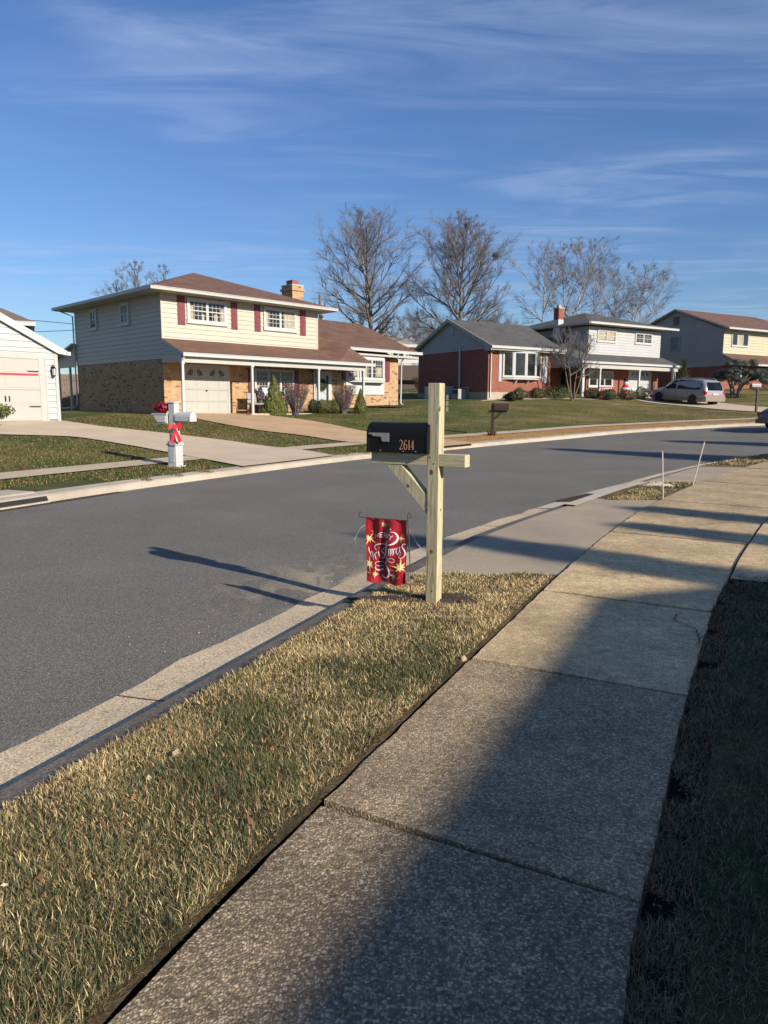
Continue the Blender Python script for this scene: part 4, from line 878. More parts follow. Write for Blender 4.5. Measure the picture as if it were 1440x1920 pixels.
def bare_tree(name, loc, h, cr, base=.25, label='', group=None, seed=1, mats=('bark', 'twig'), limbs=26, stems=1, lean=(0, 0), dens=1.0, up=.035, trunk_r=None, spread=.9, tw=1.0, top_bias=.0, cat='tree', nested=None):
    """trunk and limbs are one part, the fine twig crown the other"""
    rng = np.random.default_rng(seed); o = empty(name, loc, 0, label, cat, group)
    T = Tubes(); K = Tubes(); tr = trunk_r or h*.013; SP = []
    def twigs(P, r0, L, lvl, qs=1.0):
        n = len(P); cnt = int(round(qs*(12 if lvl == 1 else 11 if lvl == 2 else 11)*dens))
        for q in range(cnt):
            t = rng.uniform(.10, 1.0); f = t*(n-1); i = min(int(f), n-2); p = P[i]+(P[i+1]-P[i])*(f-i); d = unit(P[i+1]-P[i])
            a = unit(np.cross(d, rng.normal(0, 1, 3))); nd_ = unit(d*.75+a*rng.uniform(.45, .95)*spread+vec(0, 0, .15))
            l = L*rng.uniform(.5, 1.0)*(1.15-.45*t)
            if lvl == 3: SP.append((p, nd_*l*1.25)); continue
            Q, _ = wander(rng, p, nd_, l, 3 if lvl > 1 else 4, .10, up)
            r1 = r0*(1-.55*t)*.55
            if lvl == 1: T.add(Q, np.linspace(r1, r1*.35, len(Q)), 4); twigs(Q, r1, l*.60, 2)
            elif lvl == 2: K.add(Q, np.linspace(max(r1*.6, .0075*tw), .0042*tw, len(Q)), 3); twigs(Q, r1, l*.62, 3)
            else: K.add(Q[[0, 2, 3]], [.009*tw, .0075*tw, .004*tw], 3)
    for s_ in range(stems):
        ang = 2*math.pi*s_/max(stems, 1)+seed; ld = vec(lean[0], lean[1], 1)
        if stems > 1: ld = ld+vec(math.cos(ang), math.sin(ang)*.6, 0)*.26
        st, _ = wander(rng, vec(0, 0, -.2), ld, h*(.97 if stems == 1 else rng.uniform(.8, .95)), 14, .035 if stems == 1 else .05, .04)
        rr = tr*(1 if stems == 1 else .75); T.add(st, rr*(1-np.linspace(0, 1, len(st))**.9*.93), 8)
        nl = limbs if stems == 1 else int(limbs*.6)
        for q in range(nl):
            t = base+(1-base)*((q+.5)/nl)**(1.0-top_bias*.4); f = t*(len(st)-1); i = min(int(f), len(st)-2); p = st[i]+(st[i+1]-st[i])*(f-i)
            az = q*2.4+rng.uniform(-.4, .4); u = (t-base)/(1-base)
            prof = math.sin(math.pi*min(1, (u*.80+.20)))**.8
            L = cr*(1.2*prof+.10)*(1-.38*u)*rng.uniform(.8, 1.1)*(1 if stems == 1 else .82)
            el = .38+.80*u
            d = vec(math.cos(az)*math.cos(el), math.sin(az)*math.cos(el), math.sin(el))
            P, _ = wander(rng, p, d, L*1.15, 7, .055, up)
            r0 = max(rr*(1-t)*.55+.02, .022); T.add(P, np.linspace(r0, .012, len(P)), 5); twigs(P, r0, L*.55, 1, min(1, max(.2, L/(.8*cr))))
    p0 = np.array([a for a, b in SP]); D = np.array([b for a, b in SP]); D += rng.normal(0, .06, D.shape); p0 = np.concatenate([p0, p0+D*.45]); D2 = rng.normal(0, 1, D.shape)*np.linalg.norm(D, axis=1)[:, None]*.22+D*.6; D = np.concatenate([D, D2]); a_ = np.cross(D, [.3, .1, .9]); a_ /= np.maximum(np.linalg.norm(a_, axis=1), 1e-9)[:, None]; b_ = np.cross(D, a_); b_ /= np.maximum(np.linalg.norm(b_, axis=1), 1e-9)[:, None]; r3 = .0034*tw
    V = np.stack([p0+a_*r3, p0-a_*r3*.5+b_*r3*.87, p0-a_*r3*.5-b_*r3*.87, p0+D], 1).reshape(-1, 3); i = np.arange(len(p0))*4; FT = np.concatenate([np.c_[i, i+1, i+3], np.c_[i+1, i+2, i+3], np.c_[i+2, i, i+3]])
    KV = np.concatenate(K.V); KF = np.concatenate(K.F); npmesh('crown', np.concatenate([KV, V]), [KF, FT+len(KV)], mats[1], parent=o)
    T.build('trunk', mats[0], o)
    return o
bare_tree('tree', (-16.1, 51.0, 1.9), 10.2, 2.7, .30, 'leafless tree rising behind the roof of the cream house at far left', 'leafless trees behind the houses', 3, limbs=24, stems=3, dens=.68, tw=1.15, up=.03)
bare_tree('tree', (-1.05, 62, 2.5), 15.5, 4.5, .24, 'tall leafless tree with one straight trunk above the brown wing roof', 'leafless trees behind the houses', 11, limbs=42, tw=1.0, dens=.76, trunk_r=.27)
bare_tree('tree', (6.1, 62, 2.5), 14.6, 4.2, .28, 'leafless tree with a dark squirrel nest behind the red brick gable', 'leafless trees behind the houses', 21, limbs=36, tw=1.0, dens=.9, spread=.8, trunk_r=.25)
bare_tree('tree', (16.1, 72, 3), 15.6, 5.2, .36, 'forked leafless tree behind the small brick chimney', 'leafless trees behind the houses', 31, ('birch', 'twig'), limbs=26, stems=2, dens=.68, tw=1.15, lean=(-.05, 0), top_bias=.9)
bare_tree('tree', (20.4, 75, 3), 15.6, 4.4, .36, 'pale trunked birch tree behind the charcoal hip roof', 'leafless trees behind the houses', 41, ('birch', 'twig'), limbs=24, stems=2, dens=.68, tw=1.2, lean=(.03, 0), top_bias=.9)
bare_tree('tree', (23.8, 78, 3), 13.8, 5.0, .34, 'rightmost birch tree, its pale stems leaning to the right', 'leafless trees behind the houses', 51, ('birch', 'twig'), limbs=22, stems=3, dens=.68, tw=1.2, lean=(.30, 0), top_bias=.6)
for (x, y, h, cr, sd_, lb) in ((3.6, 95, 11.0, 4.2, 61, 'low spreading leafless tree left of the brick gable roof'), (8.6, 100, 10.5, 4.0, 64, 'low leafless tree behind the charcoal wing roof ridge'), (13.6, 98, 11.3, 4.6, 67, 'low broad leafless tree left of the small brick chimney'), (-24.5, 72, 6.8, 3.5, 70, 'faint leafless tree beyond the wires beside the cream wall')):
    bare_tree('tree', (x, y, 3), h, cr, .3, lb, 'low leafless trees far behind', sd_, ('birch', 'twig'), limbs=20, stems=3, tw=1.4, dens=.7)
bare_tree('small_tree', (11.55, 44.9, 1.74), 4.85, 1.5, .34, 'small leafless ornamental tree on the lawn before the red brick house', None, 81, ('bark_young', 'twig'), limbs=13, stems=4, tw=.6, dens=.6, up=.05, trunk_r=.075)
nest = MB(); nest.lathe([(.05, -.25), (.28, -.1), (.33, .05), (.2, .22), (.02, .28)], (0, 0, 0), 9); nb = nest.build('squirrel_nest', 'bark'); nb.location = (9.05, 61.5, 13.6); tag(nb, 'dark squirrel nest of dead leaves high in the leafless tree', 'nest')
# ---- leafy things: many small leaf faces
def leafcloud(pts, nrm, size, cols, rng, aspect=.55):
    n = len(pts); t = rng.normal(0, 1, (n, 3)); t -= (t*nrm).sum(1)[:, None]*nrm; t /= np.linalg.norm(t, axis=1)[:, None]; b = np.cross(nrm, t)
    s = size*rng.uniform(.6, 1.25, n)[:, None]; w = s*aspect
    V = np.stack([pts-t*s, pts+b*w, pts+t*s, pts-b*w], 1).reshape(-1, 3); F = np.arange(4*n).reshape(-1, 4)
    return V, F, np.repeat(cols, 4, axis=0)
def shrub(name, loc, rad, hgt, label, color, n=2600, size=.03, shape='round', seed=1, group=None, var=.35, cat='shrub', stem='bark', flat=.0, parts=True, aspect=.55, rot=0):
    rng = np.random.default_rng(seed); o = empty(name, loc, rot, label, cat, group)
    d = rng.normal(0, 1, (n, 3)); d /= np.linalg.norm(d, axis=1)[:, None]
    rr = rng.uniform(.55, 1.0, n)**.45
    if shape == 'round':
        lum = 1+.12*np.sin(d[:, 0]*5+seed)+.10*np.sin(d[:, 1]*7+d[:, 2]*5+seed*2)
        P = d*(rr*lum)[:, None]*np.array([rad, rad, hgt/2]); P[:, 2] += hgt/2; P[:, 2] = np.maximum(P[:, 2], .03)
    elif shape == 'cone':
        u = rng.uniform(0, 1, n)**.62; z = (1-u)*hgt; a = rng.uniform(0, 2*np.pi, n); lump = 1+.09*np.sin(a*5+z*6/hgt*3)+.07*np.sin(a*11+z*9)
        prof = np.minimum(1, u**.85*1.05)*np.where(u > .9, .93, 1); q = rad*prof*lump*rng.uniform(.72, 1.0, n)
        P = np.c_[q*np.cos(a), q*np.sin(a), z]; d = np.c_[np.cos(a), np.sin(a), np.full(n, .5)]; d /= np.linalg.norm(d, axis=1)[:, None]
    else:   # vase
        z = rng.uniform(0, 1, n)**.6; a = rng.uniform(0, 2*np.pi, n); lump = 1+.1*np.sin(a*4+seed)
        q = rad*(.25+.75*z**.7)*lump*rng.uniform(0, 1, n)**.5; P = np.c_[q*np.cos(a), q*np.sin(a), .12+z*(hgt-.12)*(1-.12*(q/rad)**2)]; d = np.c_[np.cos(a), np.sin(a), np.full(n, .6)]; d /= np.linalg.norm(d, axis=1)[:, None]
    nr = d+rng.normal(0, .55, (n, 3)); nr /= np.linalg.norm(nr, axis=1)[:, None]
    c = np.array(color)[None]*rng.uniform(1-var, 1+var, n)[:, None]*(1+.15*rng.normal(0, 1, (n, 1)))
    c = np.clip(c+rng.normal(0, .006, (n, 3)), .004, 1)
    V, F, C = leafcloud(P, nr, size, c, rng, aspect); npmesh('foliage', V, F, 'leaves', parent=o, colors=C)
    T = Tubes()
    for k in range(9 if shape != 'cone' else 1):
        a = rng.uniform(0, 6.28); e = vec(math.cos(a)*rad*.55, math.sin(a)*rad*.55, hgt*.75) if shape != 'cone' else vec(0, 0, hgt*.9)
        T.add(np.array([vec(0, 0, -.05), e*.4+rng.normal(0, .02, 3), e]), [.02, .014, .006], 5)
    T.build('stems', stem, o); return o
dead_shrub_n = 0
def twig_shrub(loc, rad, hgt, label, seed, group, colr=(.12, .045, .040)):
    rng = np.random.default_rng(seed); o = empty('bare_shrub', loc, 0, label, 'shrub', group); T = Tubes(); K = Tubes()
    for k in range(44):
        a = rng.uniform(0, 6.28); q = rng.uniform(.15, 1)**.6; d = vec(math.cos(a)*q*rad, math.sin(a)*q*rad, hgt*.92)
        P, _ = wander(rng, vec(math.cos(a)*.1, math.sin(a)*.1, 0), d, np.linalg.norm(d)*rng.uniform(.85, 1.0), 5, .05, .0); T.add(P, np.linspace(.016, .005, 6), 4)
        for j in range(16):
            i = rng.integers(1, 5); Q, _ = wander(rng, P[i], P[i+1]-P[i]+rng.normal(0, .12, 3), .4*rng.uniform(.4, 1), 3, .15, .03); K.add(Q, [.006, .005, .004, .002], 3)
    T.build('stems', 'twig', o); K.build('twigs', 'twig', o)
    n = 5200; z = rng.uniform(0, 1, n)**.5; a = rng.uniform(0, 6.28, n); q = rad*(.3+.75*z)*rng.uniform(.1, 1, n)**.5
    P = np.c_[q*np.cos(a), q*np.sin(a), .15+z*(hgt-.15)]; nr = rng.normal(0, 1, (n, 3)); nr /= np.linalg.norm(nr, axis=1)[:, None]
    c = np.array(colr)[None]*rng.uniform(.5, 1.5, (n, 1)); V, F, C = leafcloud(P, nr, .020, c, rng); npmesh('foliage', V, F, 'leaves', parent=o, colors=C); return o
GRN = (.075, .090, .022)
shrub('cone_evergreen', (-5.05, 33.35, .98), .62, 1.78, 'large cone shaped evergreen at the porch of the cream house', (.12, .13, .03), 9000, .034, 'cone', 1, 'cone shaped evergreens', aspect=.4)
twig_shrub((-4.1, 33.8, .98), .62, 1.42, 'flat topped red brown twiggy shrub right of the large cone evergreen', 2, 'bare brown shrubs at the porch')
for (x, y, r_, h_, lb, c_, sd_) in ((-3.32, 34.75, .36, .68, 'dark low rounded bush before the front door, leftmost of three', (.028, .036, .016), 3), (-2.86, 34.85, .38, .70, 'middle green rounded bush before the white front door', (.11, .11, .025), 4), (-2.38, 34.9, .34, .68, 'rightmost green rounded bush of the three before the front door', (.09, .095, .022), 5)):
    shrub('rounded_bush', (x, y, 1.02), r_, h_, lb, c_, 3200, .026, 'round', sd_, 'low rounded bushes before the front door', cat='bush')
twig_shrub((-1.95, 34.9, 1.02), .58, 1.35, 'leafless brown shrub between the front door and the bow window', 6, 'bare brown shrubs at the porch')
shrub('cone_evergreen', (-1.15, 35.15, 1.05), .38, 1.2, 'small cone shaped evergreen under the bow window', (.085, .10, .022), 5000, .03, 'cone', 7, 'cone shaped evergreens', aspect=.4)
HB = [(7.5, 43.25, .38, .55, 'small dark bush at the corner of the red brick house', (.02, .028, .012)), (8.15, 44.1, .50, .75, 'rounded bush under the left end of the white bow window', (.05, .06, .018)), (9.55, 45.6, .48, .72, 'rounded bush under the right end of the white bow window', (.055, .06, .018)),
      (10.9, 46.4, .80, .85, 'wide flat topped green bush beside the brick house entry', (.065, .085, .018)), (13.95, 49.2, .55, .75, 'bush behind the small leafless tree, leftmost of the porch row', (.035, .04, .018)), (14.8, 48.8, .55, .72, 'second bush of the porch row, in front of the triple window', (.055, .06, .02)),
      (15.5, 50.2, .50, .66, 'third bush of the porch row beside the red decoration', (.05, .05, .018)), (16.9, 50.6, .78, .72, 'wide low bush of the porch row before the brick pier', (.05, .055, .018)), (18.0, 51.2, .52, .95, 'tall round dark bush nearest the minivan', (.02, .035, .014))]
for k, (x, y, r_, h_, lb, c_) in enumerate(HB): shrub('rounded_bush', (x, y, g1(x, y)-.02), r_, h_, lb, c_, 3000, .032, 'round', 20+k, 'clipped bushes along the brick house', cat='bush')
shrub('rhododendron', (-11.6, 21.3, .62), .62, .62, 'broad leaved evergreen shrub beside the driveway at the left edge', (.10, .12, .03), 1100, .07, 'round', 40, None, aspect=.35).location.z = .92
T = Tubes()
rh = [o for o in bpy.data.objects if o.name.startswith('rhododendron')][0]
rg = np.random.default_rng(5)
for k in range(9): a = k*.7; T.add(np.array([vec(0, 0, -.32), vec(.15*math.cos(a), .15*math.sin(a), -.1), vec(.42*math.cos(a), .42*math.sin(a), .25)]), [.018, .014, .008], 5)
T.build('stems', 'bark', rh)
# spreading blue green pine and a small conifer near the minivan
def conifer(name, loc, rad, z0, z1, label, color, seed, n=9000, trunks=1, size=.09, group=None, lean=0, shape='dome'):
    rng = np.random.default_rng(seed); o = empty(name, loc, 0, label, 'tree', group); T = Tubes(); P = []; D = []
    if shape == 'dome':
        for k in range(trunks): a = k*1.7; T.add(np.array([vec(.2*math.cos(a), .2*math.sin(a), -.2), vec(.35*math.cos(a), .3*math.sin(a), z0*.7), vec(rad*.45*math.cos(a)+lean*.3, rad*.3*math.sin(a), z0+.8)]), [.13, .10, .06], 7)
        m_ = 90
        for k in range(m_):
            a = rng.uniform(0, 6.28); q = rng.uniform(0, 1)**.5; c0 = vec(rad*q*math.cos(a), rad*.8*q*math.sin(a), z0+(z1-z0)*(1-q**1.6)*rng.uniform(.35, 1)); c0[0] += lean*(1-(c0[2]-z0)/(z1-z0))
            e = rng.normal(0, 1, (n//m_, 3)); e /= np.linalg.norm(e, axis=1)[:, None]; P.append(c0+e*rng.uniform(.3, 1, (n//m_, 1))*np.array([.42, .42, .20])); D.append(e+[0, 0, .5])
    else:
        T.add(np.array([vec(0, 0, -.2), vec(0, 0, z1*.5), vec(0, 0, z1*.97)]), [rad*.07, rad*.04, .02], 7)
        m_ = 170
        for k in range(m_):
            t = (k+.5)/m_; z = z0+(z1-z0)*t; r_ = rad*(1-t)**.8*rng.uniform(.75, 1.1); a = k*2.4; L = rng.uniform(0, 1, n//m_)**.6
            c0 = np.c_[r_*L*math.cos(a), r_*L*math.sin(a), z-.12*r_*L]; P.append(c0+rng.normal(0, 1, (n//m_, 3))*np.array([.10, .10, .06])*(.5+rad*.5)); e = rng.normal(0, .5, (n//m_, 3))+[0, 0, 1]; D.append(e)
            if k % 3 == 0: T.add(np.array([vec(0, 0, z), vec(r_*.8*math.cos(a), r_*.8*math.sin(a), z-.1*r_)]), [.02, .008], 4)
    P = np.concatenate(P); D = np.concatenate(D); D /= np.linalg.norm(D, axis=1)[:, None]
    c = np.array(color)[None]*rng.uniform(.5, 1.5, (len(P), 1)); V, F, C = leafcloud(P, D, size, np.clip(c, .003, 1), rng, .22)
    T.build('trunk', 'bark', o); npmesh('crown', V, F, 'leaves', parent=o, colors=C); return o
conifer('pine_tree', (25.4, 53.0, 2.1), 2.3, .95, 3.3, 'spreading blue green pine with several trunks behind the minivan', (.06, .072, .062), 5, 30000, 4, .07, lean=.5)
conifer('conifer', (22.9, 56.3, 2.3), .85, .3, 2.7, 'small olive green conifer between the minivan and the porch corner', (.075, .075, .025), 6, 6000, 1, .06, shape='cone')
shrub('rounded_bush', (29.9, 57.6, 2.2), .9, 1.0, 'tan dry bush under the porch of the yellow house', (.14, .09, .04), 2500, .04, 'round', 55, None, cat='bush')
shrub('garden_shrub', (2.9, 60.5, 2.4), .7, 1.4, 'olive shrub in the gap between the cream house and the brick house', (.07, .06, .02), 2500, .04, 'vase', 56, None)
shrub('dark_bush', (3.4, 48.8, 1.75), .5, .9, 'dark bush against the shaded brick side wall', (.015, .025, .01), 2500, .03, 'round', 57, None, cat='bush')
# evergreens standing outside the picture on the right: they throw the shadows on the path and road
for k, (x, y, r_, h, z0) in enumerate(((18.3, 12.6, 2.3, 7.2, 1.0), (23.6, 15.2, 2.2, 7.4, 1.0), (14.8, -4.7, 1.25, 8.6, .6), (15.66, -.58, 1.25, 7.0, .6), (14.96, -2.08, 1.1, 7.0, .6), (20.5, 11.4, 1.1, 6.0, .8))):
    conifer('evergreen_tree', (x, y, g1(x, y)), r_, z0, h, 'tall narrow evergreen in the row right of the path, '+('nearest the bend', 'farthest along', 'by the gable', 'third along', 'second along', 'between the bend pair')[k], (.03, .045, .018), 90+k, 22000, 1, .13, 'evergreens beyond the right edge', shape='cone')
# the house whose roof shades the path
H6 = house('house', (18.86, -6.35, 0), 26, 'two storey house beyond the path on the right, outside the picture')
w = MB(); w.box(-26, -.6, 0, 9, -.5, 5.2); w.build('wall', 'siding_white', H6)
slab(H6, [(-26.5, 9.5, 5.1), (-26.5, 4.5, 6.9), (-.3, 4.5, 6.9), (-.3, 9.5, 5.1)], .15, 'roof_grey'); slab(H6, [(-26.5, -.5, 5.1), (-.3, -.5, 5.1), (-.3, 4.5, 6.9), (-26.5, 4.5, 6.9)], .15, 'roof_grey')
w = MB(); w.prism([(-.7, 0, 5.1), (-.7, 9, 5.1), (-.7, 4.5, 6.8)], (.1, 0, 0)); w.build('gable_wall', 'siding_white', H6)
# ---------------------------------------------------------------- the new mailbox in front
MBX = empty('mailbox_post', (.37, 5.2, 0), R(-29), 'new unpainted wooden mailbox post with crossarm and brace on the near verge', 'post')
def board(name, P0, P1, w, h, parent, upv=(0, 0, 1), mat='post_wood', off=(0, 0, 0)):
    """rectangular timber from P0 to P1; object axis along its length so the grain follows"""
    P0 = Vector(P0); P1 = Vector(P1); d = P1-P0; L = d.length; z = d.normalized(); up = Vector(upv); x = up.cross(z).normalized(); y = z.cross(x)
    m_ = MB(); m_.box(-w/2, w/2, -h/2, h/2, 0, L); o = m_.build(name, mat, parent, bevel=.003)
    M4 = Matrix((x, y, z)).transposed().to_4x4(); M4.translation = P0; o.matrix_local = M4; return o
pp = board('post', (0, 0, -.15), (0, 0, 1.605), .089, .089, MBX, (0, 1, 0))
def knots(o, spots):
    """dark knots printed into a board's own mesh (second material slot)"""
    me = o.data; me.materials.append(M['knot']); import bmesh; b_ = bmesh.new(); b_.from_mesh(me)
    for (c, a, n_, ra, rb2) in spots:
        c = Vector(c); a = Vector(a); n_ = Vector(n_); t_ = n_.cross(a)
        for sc, off in ((1.0, .0006),):
            vs = [b_.verts.new(c+n_*off+(a*math.cos(q)*ra+t_*math.sin(q)*rb2)*sc*random.uniform(.85, 1.15)) for q in np.linspace(0, 2*math.pi, 12)[:-1]]; f_ = b_.faces.new(vs); f_.material_index = 1
    b_.to_mesh(me); b_.free()
MINV = pp.matrix_local.inverted()
def lp(x, y, z): return tuple(MINV @ Vector((x, y, z)))
def ld(x, y, z): return tuple(MINV.to_3x3() @ Vector((x, y, z)))
knots(pp, [(lp(-.010, -.0448, 1.125), ld(0, 0, 1), ld(0, -1, 0), .020, .014), (lp(-.002, -.0448, .545), ld(0, 0, 1), ld(0, -1, 0), .016, .011), (lp(.0448, -.036, 1.575), ld(0, 0, 1), ld(1, 0, 0), .022, .010), (lp(.006, -.0448, .25), ld(0, 0, 1), ld(0, -1, 0), .008, .006), (lp(.0448, .004, .85), ld(0, 0, 1), ld(1, 0, 0), .012, .008)]+[(lp(x_, -.0446, z_), ld(.01, 0, 1), ld(0, -1, 0), l_, .0011) for x_, z_, l_ in ((-.026, 1.35, .13), (.018, 1.30, .10), (-.012, .86, .12), (.024, .78, .08), (-.03, .42, .11), (.012, .36, .07), (.03, 1.52, .05))]+[(lp(.0447, y_, z_), ld(0, 0, 1), ld(1, 0, 0), l_, .0009) for y_, z_, l_ in ((.01, 1.2, .12), (-.02, .7, .10), (.02, .4, .09))])
board('crossarm', (-.51, 0, 1.062), (-.046, 0, 1.062), .087, .087, MBX, (0, 1, 0)); board('crossarm', (.046, 0, 1.062), (.247, 0, 1.062), .087, .087, MBX, (0, 1, 0))
br = MB(); br.prism([(-.385, -.04, 1.016), (-.255, -.04, 1.016), (-.047, -.04, .80), (-.047, -.04, .665)], (0, .08, 0)); bro = br.build('brace', 'post_wood', MBX, bevel=.003); knots(bro, [((-.20, -.0405, .865), (.66, 0, -.75), (0, -1, 0), .016, .011)])
sc_ = MB()
for x_, z_ in ((-.016, 1.085), (.016, 1.04), (-.03, .745), (-.03, .70)): sc_.lathe([(.0, -.0035), (.0045, -.003), (.0045, .001)], (x_, -.0455, z_), 8, axis='y')
sc_.build('screw_heads', 'grey_plastic', MBX)
tg = MB()
def seg7(mb, x, z, s, y):   # small white stapled tag digits
    for cz in (.25, .75):
        ring = [(x+.32*s*math.cos(a), z+(cz*s*1.5)+.30*s*math.sin(a)) for a in np.linspace(0, 2*math.pi, 15)]
        mb.ribbon(ring, s*.2, lambda a, b: (.049+a, y, b))
for k in range(3): seg7(tg, .022, 1.49-k*.042, .022, .03)
tg.build('number_tag', 'plastic_white', MBX)
# mailbox body: arched tunnel
mbx = empty('mailbox', (0, 0, 0), 0, 'black arched metal mailbox numbered 2614 on the new wooden post', 'mailbox')
mbx.matrix_world = MBX.matrix_basis @ Matrix.Translation((-.03, 0, 1.108)); RW = .083; HW = .135
def arch(r, h, n=12): return [(-r, 0), (-r, h)]+[(-r*math.cos(a), h+r*math.sin(a)) for a in np.linspace(0, math.pi, n)[1:-1]]+[(r, h), (r, 0)]
b = MB(); A = arch(RW, HW); X = [-.488, -.47, -.02, 0]
b.prism([(-.485, y, z) for y, z in A], (.485, 0, 0)); b.build('body', 'black_metal', mbx, bevel=.004)
d = MB(); A2 = arch(RW+.004, HW); d.prism([(-.497, y, z-.006) for y, z in A2], (.022, 0, 0)); d.box(-.51, -.497, -.015, .015, HW+.03, HW+.05); dd = d.build('door', 'black_metal', mbx, bevel=.003)
e = MB(); e.prism([(-.01, y, z-.002) for y, z in arch(RW+.003, HW)], (.012, 0, 0)); e.build('back_rim', 'black_metal', mbx)
f = MB(); y0 = -RW-.004
fp = [(-.475, .128), (-.475, .141), (-.305, .141), (-.305, .078), (-.362, .078), (-.372, .112), (-.45, .118), (-.452, .128)]
f.prism([(x, y0, z) for x, z in fp], (0, -.004, 0)); f.lathe([(.010, -.002), (.010, .006), (.004, .007)], (-.437, y0-.006, .128), 10, axis='y'); f.build('flag', 'grey_plastic', mbx)
rv = MB()
for x in (-.38, -.19, -.09): rv.lathe([(.004, -.004), (.004, .002)], (x, -RW-.001, .012), 8, axis='y')
rv.build('rivet', 'grey_plastic', mbx)
nm = MB()
def glyph(strokes, x0, s=1):
    for pts, w_ in strokes: nm.ribbon([(x0+p[0]*.029*s, .024+p[1]*.070) for p in pts], [q*.00125 for q in w_], lambda a, b_: (a, -RW-.0025, b_))
def arc(cx, cz, rx, rz, a0, a1, n=14): return [(cx+rx*math.cos(R(a)), cz+rz*math.sin(R(a))) for a in np.linspace(a0, a1, n)]
two = [(arc(.45, .74, .38, .24, 170, -20)+[(.62, .45), (.2, .12), (.05, .04)], [3, 2, 4, 7, 5, 2.5]), ([(.02, .05), (.45, .06), (.86, .03), (.9, .2)], [6, 6, 5, 2])]
_six = smooth([(a, b, 0) for a, b in [(.86, .84), (.62, .98), (.32, .86), (.12, .55), (.10, .28), (.26, .06), (.52, .0), (.80, .10), (.90, .30), (.78, .50), (.52, .57), (.28, .48), (.16, .34)]], 44)[:, :2].tolist()
six = [(_six, [4, 3, 3, 6, 7.5, 6.5, 4, 3.5, 5, 6.5, 4, 3, 2.5])]
one = [([(.5, .02), (.5, .98)], [7, 7]), ([(.22, .03), (.78, .03)], [3, 3]), ([(.26, .86), (.5, .97)], [2, 4])]
four = [([(.66, .02), (.66, .98)], [7, 7]), ([(.66, .97), (.05, .30)], [3, 2]), ([(.04, .28), (.98, .28)], [3.5, 3.5]), ([(.42, .03), (.9, .03)], [3, 3])]
for k, gph in enumerate((two, six, one, four)): glyph(gph, -.222+(0, .036, .066, .092)[k])
nm.build('house_number', 'number', mbx)
# ---------------------------------------------------------------- garden flag
FL = empty('garden_flag', (.19, 4.9, 0), R(90-115), 'red Merry Christmas garden flag with gold stars on a thin metal stand', 'flag')
p = MB(); p.tube([(0, 0, -.1), (-.005, 0, .3), (-.03, 0, .70), (-.028, 0, .715)], .0042, 6); p.tube([(-.038, 0, .662), (-.40, 0, .662)], .003, 6)
p.tube([(-.40+.0, 0, .662), (-.405, 0, .67), (-.408, 0, .685), (-.398, 0, .698), (-.385, 0, .698)], .003, 6)
p.tube([(-.03, 0, .66), (-.03, 0, .705)]+[(-.018+.014*math.cos(a), 0, .698+.016*math.sin(a)) for a in np.linspace(math.pi, -math.pi*.55, 12)], .003, 6); p.build('stand', 'rust', FL)
cl = MB(); cl.box(-.028, -.004, -.012, .004, .235, .30); cl.build('clip', 'grey_plastic', FL)
kn = MB(); kn.lathe([(.009, -.006), (.011, 0), (.009, .006)], (.012, -.006, .268), 10, axis='y'); kn.build('knob', 'rust', FL)
def wav(u, z): return .010*math.sin(u*26+z*5)+.005*math.sin(u*61-z*9)+.014*max(0, 1-abs(u+.215)/.03)*(.7)+.004*math.sin(z*40+u*9)*(z < .3)
def fuv(X, Y, o=0.0):
    t = (Y-245)/970; l = 385-25*t; r_ = 955+12*t; s = (X-l)/(r_-l); u = -.352+s*.314; z = .660-.458*t-.008*t*math.sin(u*40); return (u, wav(u, z)-o, z)
fm = MB(); nx_, nz_ = 44, 60
for i in range(nx_):
    for j in range(nz_):
        q = [(385+(955-385)*(i+a)/nx_, 245+970*(j+b_)/nz_) for a, b_ in ((0, 1), (1, 1), (1, 0), (0, 0))]; fm.face([fuv(*c) for c in q], 0)
def star(cx, cy, r1, r2, rot=0, n=8, sq=1.0):
    for k in range(n):
        a = rot+k*2*math.pi/n; R1 = r1 if k % 2 == 0 else r1*.55
        tip = (cx+R1*math.sin(a), cy-R1*math.cos(a)*sq)
        for sgn, m_ in ((1, 1), (-1, 2)):
            b_ = a+sgn*math.pi/n; q = (cx+r2*math.sin(b_), cy-r2*math.cos(b_)*sq); P = [(cx, cy), tip, q]
            if sgn < 0: P = P[::-1]
            fm.face([fuv(min(950, max(388, c[0])), c[1], .0018) for c in P], m_)
star(640, 325, 78, 20, .0, 8, 1.1); star(885, 515, 68, 18, .1); star(885, 945, 160, 38, .05); star(780, 1085, 82, 20, .15); star(505, 1080, 70, 18, .1); star(430, 945, 130, 32, -.05); star(425, 560, 115, 24, .5); star(745, 385, 26, 6, 0, 6); star(418, 1085, 20, 7, 0, 10); star(465, 440, 14, 5, 0, 10); star(853, 1110, 12, 4, 0, 10); star(745, 1000, 12, 4, 0, 10)
def clip_(P):
    return [(min(954, max(384, x)), y) for x, y in P]
def rb_(pts, w_, m_=3, o=.0024):
    P = np.array([(*q, 0) for q in pts], float); P = smooth(P, 26)[:, :2] if len(pts) > 2 else P[:, :2]
    fm.ribbon(P, w_, lambda a, b_: fuv(a, b_, o), m_)
